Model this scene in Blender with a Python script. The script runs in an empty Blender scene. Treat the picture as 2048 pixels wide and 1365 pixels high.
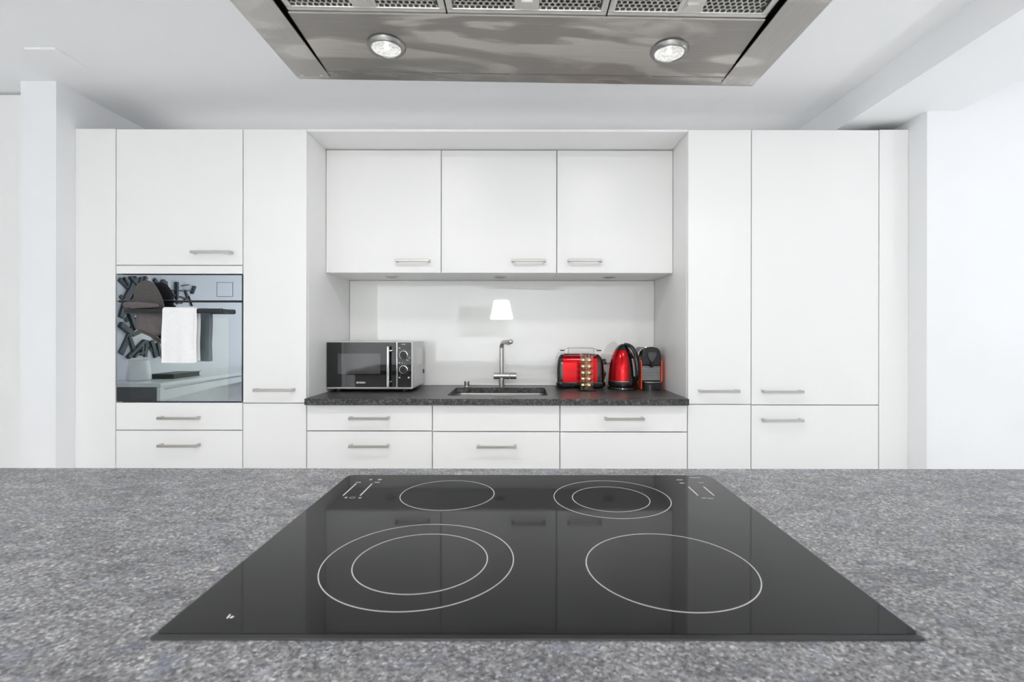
import bpy, bmesh, math, random
from mathutils import Vector, Matrix
random.seed(7)
SC = bpy.context.scene
COL = SC.collection
PI = math.pi

# ------------------------------------------------------------------ camera
F, CX, CY, CAMH, ROLL = 1006.0, 1043.0, 668.0, 1.216, 0.0012
cam_d = bpy.data.cameras.new('camera')
cam = bpy.data.objects.new('camera', cam_d); COL.objects.link(cam)
cam.location = (0, 0, CAMH); cam.rotation_euler = (PI/2, -ROLL, 0)
cam_d.sensor_width = 36; cam_d.sensor_fit = 'HORIZONTAL'
cam_d.lens = 36*F/2048
cam_d.shift_x = (1024-CX)/2048; cam_d.shift_y = (CY-682.5)/2048
cam_d.clip_start = 0.05
cam_d.dof.use_dof = True; cam_d.dof.focus_distance = 2.2; cam_d.dof.aperture_fstop = 9.0
SC.camera = cam

# ------------------------------------------------------------------ world, lights, exposure
W = bpy.data.worlds.new('sky'); SC.world = W; W.use_nodes = True
bg = W.node_tree.nodes['Background']
bg.inputs['Color'].default_value = (0.86, 0.93, 1.0, 1); bg.inputs['Strength'].default_value = 0.7
def area(name, loc, rot, sx, sy, power, col=(1, 1, 1)):
    l = bpy.data.lights.new(name, 'AREA'); l.shape = 'RECTANGLE'; l.size = sx; l.size_y = sy
    l.energy = power; l.color = col
    o = bpy.data.objects.new(name, l); COL.objects.link(o); o.location = loc; o.rotation_euler = rot
    return o
# daylight through the garden windows (outside the right wall and the rear wall of the living area)
area('daylight_right_window', (4.75, -1.4, 1.2), (0, PI/2, math.radians(42)), 2.0, 3.2, 10, (0.93, 0.97, 1.0))
area('daylight_left_window', (-4.20, -1.9, 1.2), (0, -PI/2, math.radians(-42)), 2.0, 2.4, 100, (0.97, 0.985, 1.0))
SC.view_settings.view_transform = 'Standard'
SC.view_settings.look = 'None'
SC.view_settings.gamma = 1.0
SC.view_settings.use_curve_mapping = False
SC.view_settings.exposure = 0.17
SC.cycles.max_bounces = 12; SC.cycles.diffuse_bounces = 9; SC.cycles.glossy_bounces = 5
SC.cycles.transmission_bounces = 8; SC.cycles.use_light_tree = False
SC.cycles.sample_clamp_indirect = 6.0
SC.cycles.caustics_refractive = False; SC.cycles.caustics_reflective = True

# ------------------------------------------------------------------ helpers
def P(x, y, Y):
    """World point seen at photo pixel (x, y) lying at depth Y."""
    dx, dy = x-CX, y-CY
    dx, dy = dx+ROLL*dy, dy-ROLL*dx
    return Vector((dx*Y/F, Y, CAMH-dy*Y/F))
def tag(o, label=None, cat=None, group=None, kind=None):
    if label: o['label'] = label
    if cat: o['category'] = cat
    if group: o['group'] = group
    if kind: o['kind'] = kind
    return o
def thing(name, label, cat, loc=(0, 0, 0), group=None):
    o = bpy.data.objects.new(name, None); o.empty_display_size = 0.05
    COL.objects.link(o); o.location = loc
    return tag(o, label, cat, group)
def wloc(o):
    v = Vector((0, 0, 0))
    while o is not None:
        v += Vector(o.location); o = o.parent
    return v
def obj(name, bm, mat, parent=None, smooth=False, angle=35):
    """Link a bmesh given in world coordinates as one mesh object."""
    if parent is not None:
        off = wloc(parent)
    else:
        xs = [v.co.x for v in bm.verts]; ys = [v.co.y for v in bm.verts]; zs = [v.co.z for v in bm.verts]
        off = Vector(((min(xs)+max(xs))/2, (min(ys)+max(ys))/2, min(zs)))
    bmesh.ops.translate(bm, vec=-off, verts=bm.verts)
    me = bpy.data.meshes.new(name); bm.to_mesh(me); bm.free()
    me.materials.append(mat)
    if smooth:
        ar = sorted(p.area for p in me.polygons); lim = 12*ar[len(ar)//2]
        for p in me.polygons: p.use_smooth = True
        me.set_sharp_from_angle(angle=math.radians(angle))
        sharp = me.attributes.get('sharp_face') or me.attributes.new('sharp_face', 'BOOLEAN', 'FACE')
        for i, p in enumerate(me.polygons): sharp.data[i].value = p.area > lim
    o = bpy.data.objects.new(name, me); COL.objects.link(o)
    if parent is not None: o.parent = parent
    else: o.location = off
    return o
def struct(name, bm, mat, label=None, **k):
    o = obj(name, bm, mat, **k); o['kind'] = 'structure'
    if label: o['label'] = label
    return o
def merge(dst, src):
    me = bpy.data.meshes.new('tmp'); src.to_mesh(me); src.free(); dst.from_mesh(me); bpy.data.meshes.remove(me)
    return dst
def box(x0, x1, y0, y1, z0, z1, bev=0.0, seg=1, bm=None):
    b = bmesh.new()
    bmesh.ops.create_cube(b, size=1.0)
    for v in b.verts:
        v.co = Vector(((x0+x1)/2+v.co.x*(x1-x0), (y0+y1)/2+v.co.y*(y1-y0), (z0+z1)/2+v.co.z*(z1-z0)))
    if bev > 0:
        bmesh.ops.bevel(b, geom=b.edges[:], offset=bev, segments=seg, profile=0.5, affect='EDGES')
    return merge(bm, b) if bm is not None else b
def frame_of(d):
    d = Vector(d).normalized()
    u = d.orthogonal().normalized() if abs(d.z) > 0.99 else d.cross(Vector((0, 0, 1))).normalized()
    return d, u, d.cross(u).normalized()
def tube(pts, r, n=12, bm=None, closed=False, cap=True):
    """Round tube along a polyline; r number or list."""
    b = bm if bm is not None else bmesh.new()
    pts = [Vector(p) for p in pts]; N = len(pts); rings = []
    prev_u = None
    for i, p in enumerate(pts):
        if closed: t = pts[(i+1) % N]-pts[i-1]
        elif i == 0: t = pts[1]-pts[0]
        elif i == N-1: t = pts[-1]-pts[-2]
        else: t = (pts[i+1]-p).normalized()+(p-pts[i-1]).normalized()
        t.normalize()
        if prev_u is None:
            _, u, _ = frame_of(t)
        else:
            u = prev_u-t*prev_u.dot(t); u.normalize()
        w = t.cross(u); prev_u = u
        rr = r[i] if isinstance(r, (list, tuple)) else r
        rings.append([b.verts.new(p+(u*math.cos(a)+w*math.sin(a))*rr) for a in [2*PI*k/n for k in range(n)]])
    for i in range(N if closed else N-1):
        A, B = rings[i], rings[(i+1) % N]
        for k in range(n):
            b.faces.new((A[k], A[(k+1) % n], B[(k+1) % n], B[k]))
    if cap and not closed:
        b.faces.new(rings[0][::-1]); b.faces.new(rings[-1])
    return b
def cyl(p0, p1, r, n=24, bev=0.0, bm=None):
    """Cylinder with softly bevelled rims."""
    p0, p1 = Vector(p0), Vector(p1); d = (p1-p0); L = d.length; d.normalize()
    if bev > 0:
        pts = [p0, p0+d*bev*0.3, p0+d*bev, p1-d*bev, p1-d*bev*0.3, p1]
        return tube(pts, [r-bev, r-bev*0.3, r, r, r-bev*0.3, r-bev], n, bm)
    return tube([p0, p1], r, n, bm)
def lathe(prof, c, n=32, bm=None, a0=0, a1=2*PI, cap=True):
    """Revolve (r, z) profile about the vertical through c."""
    b = bm if bm is not None else bmesh.new(); full = abs(a1-a0-2*PI) < 1e-6
    m = n if full else n+1; rings = []
    for r, z in prof:
        rings.append([b.verts.new((c[0]+max(r, 1e-5)*math.cos(a0+(a1-a0)*k/n), c[1]+max(r, 1e-5)*math.sin(a0+(a1-a0)*k/n), c[2]+z)) for k in range(m)])
    for A, B in zip(rings, rings[1:]):
        for k in range(n):
            k2 = (k+1) % m
            b.faces.new((A[k], A[k2], B[k2], B[k]))
    if cap and full:
        b.faces.new(rings[0][::-1]); b.faces.new(rings[-1])
    return b
def loft(rings, bm=None, cap=True):
    b = bm if bm is not None else bmesh.new()
    R = [[b.verts.new(p) for p in ring] for ring in rings]
    n = len(R[0])
    for A, B in zip(R, R[1:]):
        for k in range(n): b.faces.new((A[k], A[(k+1) % n], B[(k+1) % n], B[k]))
    if cap: b.faces.new(R[0][::-1]); b.faces.new(R[-1])
    bmesh.ops.recalc_face_normals(b, faces=b.faces[:])
    return b
def prism(poly, d, bm=None, bev=0.0):
    """Extrude a closed 3-D polygon along vector d."""
    b = bmesh.new(); d = Vector(d)
    A = [b.verts.new(p) for p in poly]; B = [b.verts.new(Vector(p)+d) for p in poly]; n = len(A)
    b.faces.new(A[::-1]); b.faces.new(B)
    for k in range(n): b.faces.new((A[k], A[(k+1) % n], B[(k+1) % n], B[k]))
    bmesh.ops.recalc_face_normals(b, faces=b.faces[:])
    if bev > 0: bmesh.ops.bevel(b, geom=b.edges[:], offset=bev, segments=2, profile=0.5, affect='EDGES')
    return merge(bm, b) if bm is not None else b
def rrect(x0, x1, y0, y1, r, n=5):
    if isinstance(r, (int, float)): r = [r]*4
    pts = []
    for (cx, cy, a, q) in ((x1-r[0], y1-r[0], 0, r[0]), (x0+r[1], y1-r[1], PI/2, r[1]), (x0+r[2], y0+r[2], PI, r[2]), (x1-r[3], y0+r[3], 1.5*PI, r[3])):
        for k in range(n+1):
            t = a+PI/2*k/n; pts.append((cx+q*math.cos(t), cy+q*math.sin(t)))
    return pts
def ringflat(c, r0, r1, z, n=96, h=0.0003, bm=None):
    b = bm if bm is not None else bmesh.new()
    V = []
    for r, zz in ((r0, z), (r0, z+h), (r1, z+h), (r1, z)):
        V.append([b.verts.new((c[0]+r*math.cos(2*PI*k/n), c[1]+r*math.sin(2*PI*k/n), zz)) for k in range(n)])
    for A, B in zip(V, V[1:]):
        for k in range(n): b.faces.new((A[k], B[k], B[(k+1) % n], A[(k+1) % n]))
    bmesh.ops.recalc_face_normals(b, faces=b.faces[:])
    return b
def text_bm(s, size, M, bold=0.0):
    cu = bpy.data.curves.new('lettering', 'FONT'); cu.body = s; cu.size = size; cu.align_x = 'CENTER'; cu.align_y = 'CENTER'
    cu.extrude = 0.0002; cu.offset = bold; cu.resolution_u = 2
    t = bpy.data.objects.new('lettering', cu); COL.objects.link(t)
    bpy.context.view_layer.update()
    me = bpy.data.meshes.new_from_object(t.evaluated_get(bpy.context.evaluated_depsgraph_get()))
    bpy.data.objects.remove(t); bpy.data.curves.remove(cu)
    b = bmesh.new(); b.from_mesh(me); bpy.data.meshes.remove(me)
    bmesh.ops.transform(b, matrix=M, verts=b.verts)
    return b
def facing_text(s, size, p, bold=0.0):   # text on a surface facing the viewer (-Y)
    return text_bm(s, size, Matrix.Translation(p) @ Matrix.Rotation(PI/2, 4, 'X'), bold)

# ------------------------------------------------------------------ materials
def new_mat(name):
    m = bpy.data.materials.new(name); m.use_nodes = True
    return m, m.node_tree, m.node_tree.nodes['Principled BSDF']
def N(nt, kind, **kw):
    n = nt.nodes.new(kind)
    for k, v in kw.items():
        if k in n.inputs: n.inputs[k].default_value = v
        else: setattr(n, k, v)
    return n
def simple(name, col, rough=0.5, metal=0.0, var=0.03, scale=8.0, coat=0.0, bump=0.0, bscale=200.0, spec=None, ior=None, aniso=None, trans=0.0, stretch=None):
    """Principled material whose colour and roughness drift slightly with a noise texture."""
    m, nt, b = new_mat(name)
    co = N(nt, 'ShaderNodeTexCoord'); src = co.outputs['Object']
    if stretch:
        mp = N(nt, 'ShaderNodeMapping'); mp.inputs['Scale'].default_value = stretch
        nt.links.new(src, mp.inputs['Vector']); src = mp.outputs['Vector']
    no = N(nt, 'ShaderNodeTexNoise', Scale=scale, Detail=4.0); nt.links.new(src, no.inputs['Vector'])
    rp = N(nt, 'ShaderNodeValToRGB')
    lo = [c*(1-var) for c in col]; hi = [min(1, c*(1+var)) for c in col]
    rp.color_ramp.elements[0].color = (*lo, 1); rp.color_ramp.elements[1].color = (*hi, 1)
    rp.color_ramp.elements[0].position = 0.3; rp.color_ramp.elements[1].position = 0.7
    nt.links.new(no.outputs['Fac'], rp.inputs['Fac']); nt.links.new(rp.outputs['Color'], b.inputs['Base Color'])
    mr = N(nt, 'ShaderNodeMapRange'); mr.inputs['To Min'].default_value = rough*0.92; mr.inputs['To Max'].default_value = min(1, rough*1.08)
    nt.links.new(no.outputs['Fac'], mr.inputs['Value']); nt.links.new(mr.outputs['Result'], b.inputs['Roughness'])
    b.inputs['Metallic'].default_value = metal
    if coat: b.inputs['Coat Weight'].default_value = coat; b.inputs['Coat Roughness'].default_value = 0.03
    if spec is not None: b.inputs['Specular IOR Level'].default_value = spec
    if ior: b.inputs['IOR'].default_value = ior
    if aniso: b.inputs['Anisotropic'].default_value = aniso
    if trans: b.inputs['Transmission Weight'].default_value = trans
    if bump:
        n2 = N(nt, 'ShaderNodeTexNoise', Scale=bscale, Detail=3.0); nt.links.new(src, n2.inputs['Vector'])
        bp = N(nt, 'ShaderNodeBump', Strength=bump, Distance=0.001)
        nt.links.new(n2.outputs['Fac'], bp.inputs['Height']); nt.links.new(bp.outputs['Normal'], b.inputs['Normal'])
    return m
def granite(name, dark, mid, light, s=1.0, rough=0.45, blue=0.3, spec=0.35):
    m, nt, b = new_mat(name)
    co = N(nt, 'ShaderNodeTexCoord')
    def noise(sc, det, dist=0.0):
        n = N(nt, 'ShaderNodeTexNoise', Scale=sc*s, Detail=det, Distortion=dist, Roughness=0.6)
        nt.links.new(co.outputs['Object'], n.inputs['Vector']); return n
    def mix(fac, a, c, mode='MIX'):
        x = N(nt, 'ShaderNodeMix', data_type='RGBA', blend_type=mode)
        if isinstance(fac, float): x.inputs[0].default_value = fac
        else: nt.links.new(fac, x.inputs[0])
        for i, v in ((6, a), (7, c)):
            if isinstance(v, tuple): x.inputs[i].default_value = v
            else: nt.links.new(v, x.inputs[i])
        return x.outputs[2]
    def ramp(src, stops, interp='LINEAR'):
        r = N(nt, 'ShaderNodeValToRGB'); cr = r.color_ramp; cr.interpolation = interp
        cr.elements[0].position = stops[0][0]; cr.elements[0].color = (*stops[0][1], 1)
        cr.elements[1].position = stops[-1][0]; cr.elements[1].color = (*stops[-1][1], 1)
        for p, c in stops[1:-1]:
            e = cr.elements.new(p); e.color = (*c, 1)
        nt.links.new(src, r.inputs['Fac']); return r.outputs['Color']
    vo = N(nt, 'ShaderNodeTexVoronoi', Scale=330*s, Randomness=1.0); nt.links.new(co.outputs['Object'], vo.inputs['Vector'])
    sep = N(nt, 'ShaderNodeSeparateColor'); nt.links.new(vo.outputs['Color'], sep.inputs['Color'])
    grain = ramp(sep.outputs[0], [(0.0, dark), (0.22, dark), (0.5, mid), (0.8, mid), (1.0, light)])
    n1 = noise(170, 5, 0.4)
    g2 = ramp(n1.outputs['Fac'], [(0.3, dark), (0.5, mid), (0.72, light)])
    c = mix(0.45, grain, g2)
    n2 = noise(32, 4, 0.8)
    f2 = ramp(n2.outputs['Fac'], [(0.36, (0, 0, 0)), (0.66, (1, 1, 1))])
    c = mix(f2, mix(0.38, c, tuple([v*0.72 for v in dark])+(1,)), c)
    n3 = noise(26, 3, 0.3)
    f3 = ramp(n3.outputs['Fac'], [(0.57, (0, 0, 0)), (0.68, (blue, blue, blue))])
    c = mix(f3, c, tuple([mid[0]*0.84, mid[1]*0.92, mid[2]*1.28])+(1,))
    # cloudy drift: streaked dark bands and paler patches
    mp = N(nt, 'ShaderNodeMapping'); mp.inputs['Rotation'].default_value = (0, 0, 0.6); mp.inputs['Scale'].default_value = (0.55, 1.3, 1.0)
    nt.links.new(co.outputs['Object'], mp.inputs['Vector'])
    n4 = N(nt, 'ShaderNodeTexNoise', Scale=17*s, Detail=5.0, Distortion=1.2, Roughness=0.65); nt.links.new(mp.outputs['Vector'], n4.inputs['Vector'])
    f4 = ramp(n4.outputs['Fac'], [(0.32, (0.66, 0.66, 0.68)), (0.5, (0.93, 0.93, 0.93)), (0.72, (1.14, 1.13, 1.12))])
    c = mix(1.0, c, f4, 'MULTIPLY')
    nt.links.new(c, b.inputs['Base Color'])
    b.inputs['Roughness'].default_value = rough; b.inputs['Specular IOR Level'].default_value = spec
    bp = N(nt, 'ShaderNodeBump', Strength=0.12, Distance=0.0006); nt.links.new(n1.outputs['Fac'], bp.inputs['Height'])
    nt.links.new(bp.outputs['Normal'], b.inputs['Normal'])
    return m
def brushed(name, col, rough=0.28, smear=0.35, stretch=(1.0, 60.0, 60.0), wear=True):
    """Brushed steel: fine grain along X, wiped smears that change tone and gloss."""
    m, nt, b = new_mat(name)
    co = N(nt, 'ShaderNodeTexCoord')
    mp = N(nt, 'ShaderNodeMapping'); mp.inputs['Scale'].default_value = stretch; nt.links.new(co.outputs['Object'], mp.inputs['Vector'])
    gr = N(nt, 'ShaderNodeTexNoise', Scale=14.0, Detail=6.0); nt.links.new(mp.outputs['Vector'], gr.inputs['Vector'])
    mp2 = N(nt, 'ShaderNodeMapping'); mp2.inputs['Scale'].default_value = (0.8, 2.4, 2.0); nt.links.new(co.outputs['Object'], mp2.inputs['Vector'])
    sm = N(nt, 'ShaderNodeTexNoise', Scale=3.6, Detail=2.5, Distortion=1.6); nt.links.new(mp2.outputs['Vector'], sm.inputs['Vector'])
    r1 = N(nt, 'ShaderNodeMapRange', clamp=True); r1.inputs['From Min'].default_value = 0.46; r1.inputs['From Max'].default_value = 0.56
    nt.links.new(sm.outputs['Fac'], r1.inputs['Value'])
    mx = N(nt, 'ShaderNodeMix', data_type='RGBA')
    mx.inputs[6].default_value = (*[c*(1-smear) for c in col], 1); mx.inputs[7].default_value = (*col, 1)
    nt.links.new(r1.outputs['Result'], mx.inputs[0])
    mg = N(nt, 'ShaderNodeMix', data_type='RGBA', blend_type='MULTIPLY'); mg.inputs[0].default_value = 0.35
    nt.links.new(mx.outputs[2], mg.inputs[6]); nt.links.new(gr.outputs['Fac'], mg.inputs[7])
    nt.links.new(mg.outputs[2], b.inputs['Base Color'])
    rr = N(nt, 'ShaderNodeMapRange'); rr.inputs['To Min'].default_value = rough*1.25; rr.inputs['To Max'].default_value = rough*0.85
    nt.links.new(r1.outputs['Result'], rr.inputs['Value']); nt.links.new(rr.outputs['Result'], b.inputs['Roughness'])
    b.inputs['Metallic'].default_value = 1.0
    bp = N(nt, 'ShaderNodeBump', Strength=0.06, Distance=0.0005); nt.links.new(gr.outputs['Fac'], bp.inputs['Height'])
    nt.links.new(bp.outputs['Normal'], b.inputs['Normal'])
    return m
def glass(name, col=(1, 1, 1), rough=0.0, ior=1.45):
    m = simple(name, col, rough=max(rough, 0.001), var=0.005, ior=ior, trans=1.0)
    return m
def emit(name, col, s):
    m, nt, b = new_mat(name)
    b.inputs['Base Color'].default_value = (*col, 1); b.inputs['Emission Color'].default_value = (*col, 1); b.inputs['Emission Strength'].default_value = s
    return m

M = {}
M['wall'] = simple('white_plaster', (0.868, 0.876, 0.89), 0.85, var=0.012, scale=3, bump=0.05, bscale=90)
M['ceiling'] = simple('white_ceiling_paint', (0.875, 0.884, 0.898), 0.9, var=0.01, scale=2, bump=0.04, bscale=80)
M['floor'] = simple('pale_floor', (0.80, 0.79, 0.77), 0.4, var=0.04, scale=5, stretch=(1, 9, 1))
M['cab'] = simple('white_laminate', (0.875, 0.875, 0.867), 0.32, var=0.008, scale=2.5, spec=0.4, bump=0.015, bscale=350)
M['carcass'] = simple('white_carcass_board', (0.87, 0.87, 0.862), 0.45, var=0.01, scale=3)
M['nickel'] = simple('brushed_nickel', (0.55, 0.53, 0.50), 0.30, 1.0, var=0.08, scale=10, stretch=(1, 30, 30))
M['faucet'] = simple('satin_steel', (0.62, 0.60, 0.58), 0.26, 1.0, var=0.015, scale=20)
M['steel'] = brushed('brushed_steel_hood', (0.66, 0.625, 0.59))
M['steel_strip'] = brushed('brushed_steel_strip', (0.68, 0.655, 0.625), rough=0.3, smear=0.18, stretch=(60.0, 1.0, 60.0))
M['sink'] = simple('sink_steel', (0.50, 0.50, 0.49), 0.34, 1.0, var=0.04, scale=30)
M['alu'] = simple('filter_aluminium', (0.72, 0.71, 0.68), 0.38, 1.0, var=0.08, scale=40)
M['dark_void'] = simple('dark_interior', (0.012, 0.012, 0.012), 0.7)
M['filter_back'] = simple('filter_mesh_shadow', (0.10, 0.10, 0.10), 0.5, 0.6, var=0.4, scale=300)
M['island'] = granite('light_grey_granite', (0.062, 0.061, 0.067), (0.29, 0.287, 0.296), (0.84, 0.83, 0.825))
M['counter'] = granite('dark_grey_granite', (0.010, 0.010, 0.011), (0.075, 0.072, 0.071), (0.30, 0.29, 0.28), s=0.45, rough=0.34, blue=0.1, spec=0.4)
M['hob'] = simple('black_ceramic_glass', (0.006, 0.006, 0.0065), 0.045, var=0.02, ior=1.29)
M['hob_edge'] = simple('dark_bevel', (0.03, 0.03, 0.032), 0.25)
M['print'] = simple('pale_print', (0.62, 0.60, 0.58), 0.4)
M['print_dim'] = simple('dim_print', (0.30, 0.29, 0.28), 0.4)
M['splash'] = simple('back_painted_glass', (0.935, 0.94, 0.92), 0.02, var=0.004, scale=2, ior=1.6, coat=1.0)
M['mirror'] = simple('mirrored_oven_glass', (0.42, 0.465, 0.515), 0.012, 1.0, var=0.01)
M['mirror_win'] = simple('mirrored_oven_window', (0.47, 0.525, 0.535), 0.012, 1.0, var=0.01)
M['black'] = simple('black_plastic', (0.012, 0.012, 0.013), 0.28, var=0.1)
M['black_gloss'] = simple('black_gloss_plastic', (0.008, 0.008, 0.008), 0.08, coat=0.5)
M['black_glass'] = simple('black_door_glass', (0.006, 0.006, 0.007), 0.03, ior=1.6)
M['win_glass'] = simple('smoked_window_glass', (0.055, 0.055, 0.056), 0.05, ior=1.7)
M['silver'] = simple('silver_painted_metal', (0.62, 0.62, 0.62), 0.35, 0.35, var=0.03)
M['chrome'] = simple('chrome', (0.85, 0.85, 0.85), 0.08, 1.0)
M['red'] = simple('red_metallic_enamel', (0.50, 0.003, 0.008), 0.20, 0.92, var=0.05, coat=0.3)
M['orange'] = simple('orange_red_panel', (0.85, 0.10, 0.02), 0.3, coat=0.5)
M['gold'] = simple('gold_foil', (0.93, 0.77, 0.45), 0.24, 1.0, var=0.06)
M['gold_lid'] = simple('pale_gold_foil', (0.92, 0.80, 0.45), 0.28, 1.0, var=0.06)
M['grey_plastic'] = simple('grey_plastic', (0.075, 0.075, 0.08), 0.3)
M['grey_mid'] = simple('titanium_plastic', (0.36, 0.36, 0.38), 0.3, 0.5)
M['acrylic'] = glass('clear_acrylic', (0.98, 0.99, 0.99), 0.0, 1.42)
M['gauge'] = simple('pale_gauge', (0.55, 0.58, 0.54), 0.12, var=0.1)
M['cloth_white'] = simple('white_cotton', (0.90, 0.90, 0.91), 0.95, var=0.02, scale=60, bump=0.4, bscale=700)
M['cloth_grey'] = simple('grey_quilted_cotton', (0.085, 0.077, 0.075), 0.95, var=0.18, scale=120, bump=0.7, bscale=420)
M['cloth_taupe'] = simple('taupe_cotton', (0.125, 0.108, 0.108), 0.95, var=0.1, scale=60, bump=0.4, bscale=600)
M['white_plastic'] = simple('white_plastic', (0.82, 0.82, 0.81), 0.3)
M['paper'] = simple('white_sticker', (0.85, 0.85, 0.84), 0.6)
M['slate'] = simple('dark_slate_board', (0.055, 0.070, 0.074), 0.45, var=0.25, scale=15)
M['grey_panel'] = simple('grey_lacquer', (0.13, 0.13, 0.13), 0.4)
M['white_lacquer'] = simple('white_lacquer', (0.80, 0.81, 0.80), 0.25)
M['ceramic'] = simple('white_ceramic', (0.82, 0.83, 0.84), 0.2)
M['book'] = simple('dark_green_cover', (0.02, 0.028, 0.024), 0.4)
M['picture'] = simple('pale_print_picture', (0.42, 0.43, 0.40), 0.7, var=0.2, scale=4)
M['lamp_shade'] = emit('lit_lamp_shade', (1.0, 0.985, 0.965), 26.0)
M['diffuser'] = emit('lit_ceiling_diffuser', (1.0, 0.98, 0.95), 5.0)
M['lamp_lens'] = simple('downlight_glass', (0.55, 0.55, 0.53), 0.12, var=0.12, scale=160, coat=1.0)
M['hood_lens'] = simple('lit_hood_lamp_glass', (0.6, 0.6, 0.58), 0.10, var=0.35, scale=220, coat=1.0)
_b = M['hood_lens'].node_tree.nodes['Principled BSDF']; _r = [n for n in M['hood_lens'].node_tree.nodes if n.type == 'VALTORGB'][0]
M['hood_lens'].node_tree.links.new(_r.outputs['Color'], _b.inputs['Emission Color']); _b.inputs['Emission Strength'].default_value = 0.72
M['bulb'] = emit('halogen_bulb', (1.0, 0.97, 0.92), 2.5)
M['ring'] = simple('satin_lamp_ring', (0.30, 0.30, 0.29), 0.3, 1.0)

# ------------------------------------------------------------------ room shell
CEIL, SOFF = 2.363, 2.225
YB = 2.985            # back wall
YF = 2.385            # cabinet fronts
YU = 2.617            # wall cabinet fronts
def XF(x): return (x-CX)*YF/F
def ZF(y): return CAMH-(y-CY)*YF/F
XL, XR = -1.0185, 0.7875          # inner faces of the niche
LW, RW, RY = -3.2, 3.5, -3.9
struct('floor', box(LW-0.1, RW+0.1, RY-0.1, YB+0.1, -0.1, 0), M['floor'], 'pale floor')
struct('ceiling', box(LW-0.1, RW+0.1, RY-0.1, YB+0.1, CEIL, CEIL+0.1), M['ceiling'], 'white ceiling')
struct('wall_back', box(LW-0.1, RW+0.1, YB, YB+0.1, 0, CEIL), M['wall'], 'white wall behind the cabinets')
struct('wall_gap_reflector', box(-2.117, 1.8335, 2.83, YB, 2.1895, CEIL), M['wall'], 'unseen white reflector wall added in the gap above the cabinets')  # unseen wall face added to bounce light into the ceiling gap
# left pier and the alcove wall beside it
struct('wall_pier', box(-2.279, -2.117, 2.287, YB, 0, CEIL), M['wall'], 'white wall pier left of the cabinets')
b = box(LW, -2.279, 2.42, 2.52, 0, CEIL)
struct('wall_alcove', b, M['wall'], 'white wall beside the pier')
struct('door_1', box(-3.15, -2.285, 2.395, 2.42, 0.01, 2.352, 0.002), M['cab'], 'tall white sliding door at the left edge')
# right: stepped wall and dropped soffit
struct('wall_right_front', box(1.8335, RW, 2.275, YB, 0, CEIL), M['wall'], 'white wall at the right edge')
struct('trim_soffit', box(1.552, 1.972, RY, YB, SOFF, CEIL), M['ceiling'], 'white dropped ceiling beam at right')
# right and rear walls of the living area, with window openings
def wall_with_opening(name, axis, c0, c1, a0, a1, o0, o1, z0, z1, label):
    b = bmesh.new()
    for (p, q, u, v) in ((a0, o0, 0, CEIL), (o1, a1, 0, CEIL), (o0, o1, 0, z0), (o0, o1, z1, CEIL)):
        if q-p < 1e-4 or v-u < 1e-4: continue
        if axis == 'x': box(c0, c1, p, q, u, v, bm=b)
        else: box(p, q, c0, c1, u, v, bm=b)
    return struct(name, b, M['wall'], label)
wall_with_opening('wall_right', 'x', RW, RW+0.1, RY, 2.275, -3.6, -0.4, 0.2, 2.2, 'white wall of the living area with a wide window')
wall_with_opening('wall_left', 'x', LW-0.1, LW, RY, YB, -3.7, -1.3, 0.2, 2.2, 'white side wall with a window')
struct('wall_rear', box(LW-0.1, RW+0.1, RY-0.1, RY, 0, CEIL), M['wall'], 'white rear wall behind the viewer')

# ceiling plate, upper left
b = box(*sorted((P(48, 96, 2.014).x, P(110, 95, 2.014).x)), 2.014, 2.157, CEIL-0.010, CEIL, 0.0015)
tag(obj('ceiling_plate', b, M['ceiling']), 'small square white cover plate on the ceiling above the left pier', 'ceiling plate')

# ------------------------------------------------------------------ cabinets
def handle(x, y, parent, Yfront=YF, L=0.186):
    """Flat bar pull on two end posts; (x, y) is its photo pixel."""
    out = 0.032; c = P(x, y, Yfront-out)
    hx, z = L/2, c.z
    b = box(c.x-hx, c.x+hx, Yfront-out-0.004, Yfront-out+0.004, z-0.0065, z+0.0065, 0.002, 2)
    for s in (-1, 1):
        x0 = c.x+s*(hx-0.006)
        prism([(x0-0.006, Yfront-out, z-0.0065), (x0+0.006, Yfront-out, z-0.0065), (x0+0.006, Yfront-out, z+0.0065), (x0-0.006, Yfront-out, z+0.0065)], (0, out, 0), bm=b, bev=0.0012)
    return obj('handle', b, M['nickel'], parent, smooth=True)
G = 0.0023   # half a joint
def front(name, x0, x1, z0, z1, parent, Y=YF, th=0.019, mat='cab'):
    return obj(name, box(x0+G, x1-G, Y, Y+th, z0+G, z1-G, 0.0012, 2), M[mat], parent, smooth=True)
def carcass(x0, x1, z0, z1, parent, Y=YF, back=YB-0.001):
    return obj('body', box(x0+0.0004, x1-0.0004, Y+0.021, back, z0, z1, 0.0005), M['carcass'], parent)
TOP = ZF(258.7); PL = 0.10
xa, xb, xc, xd, xe = XF(231.5), XF(485.5), XL, XF(1502.5), XF(1757.8)
def plinth(x0, x1, parent):
    return obj('plinth', box(x0+0.0004, x1-0.0004, YF+0.06, YF+0.08, 0, PL), M['cab'], parent)

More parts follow.
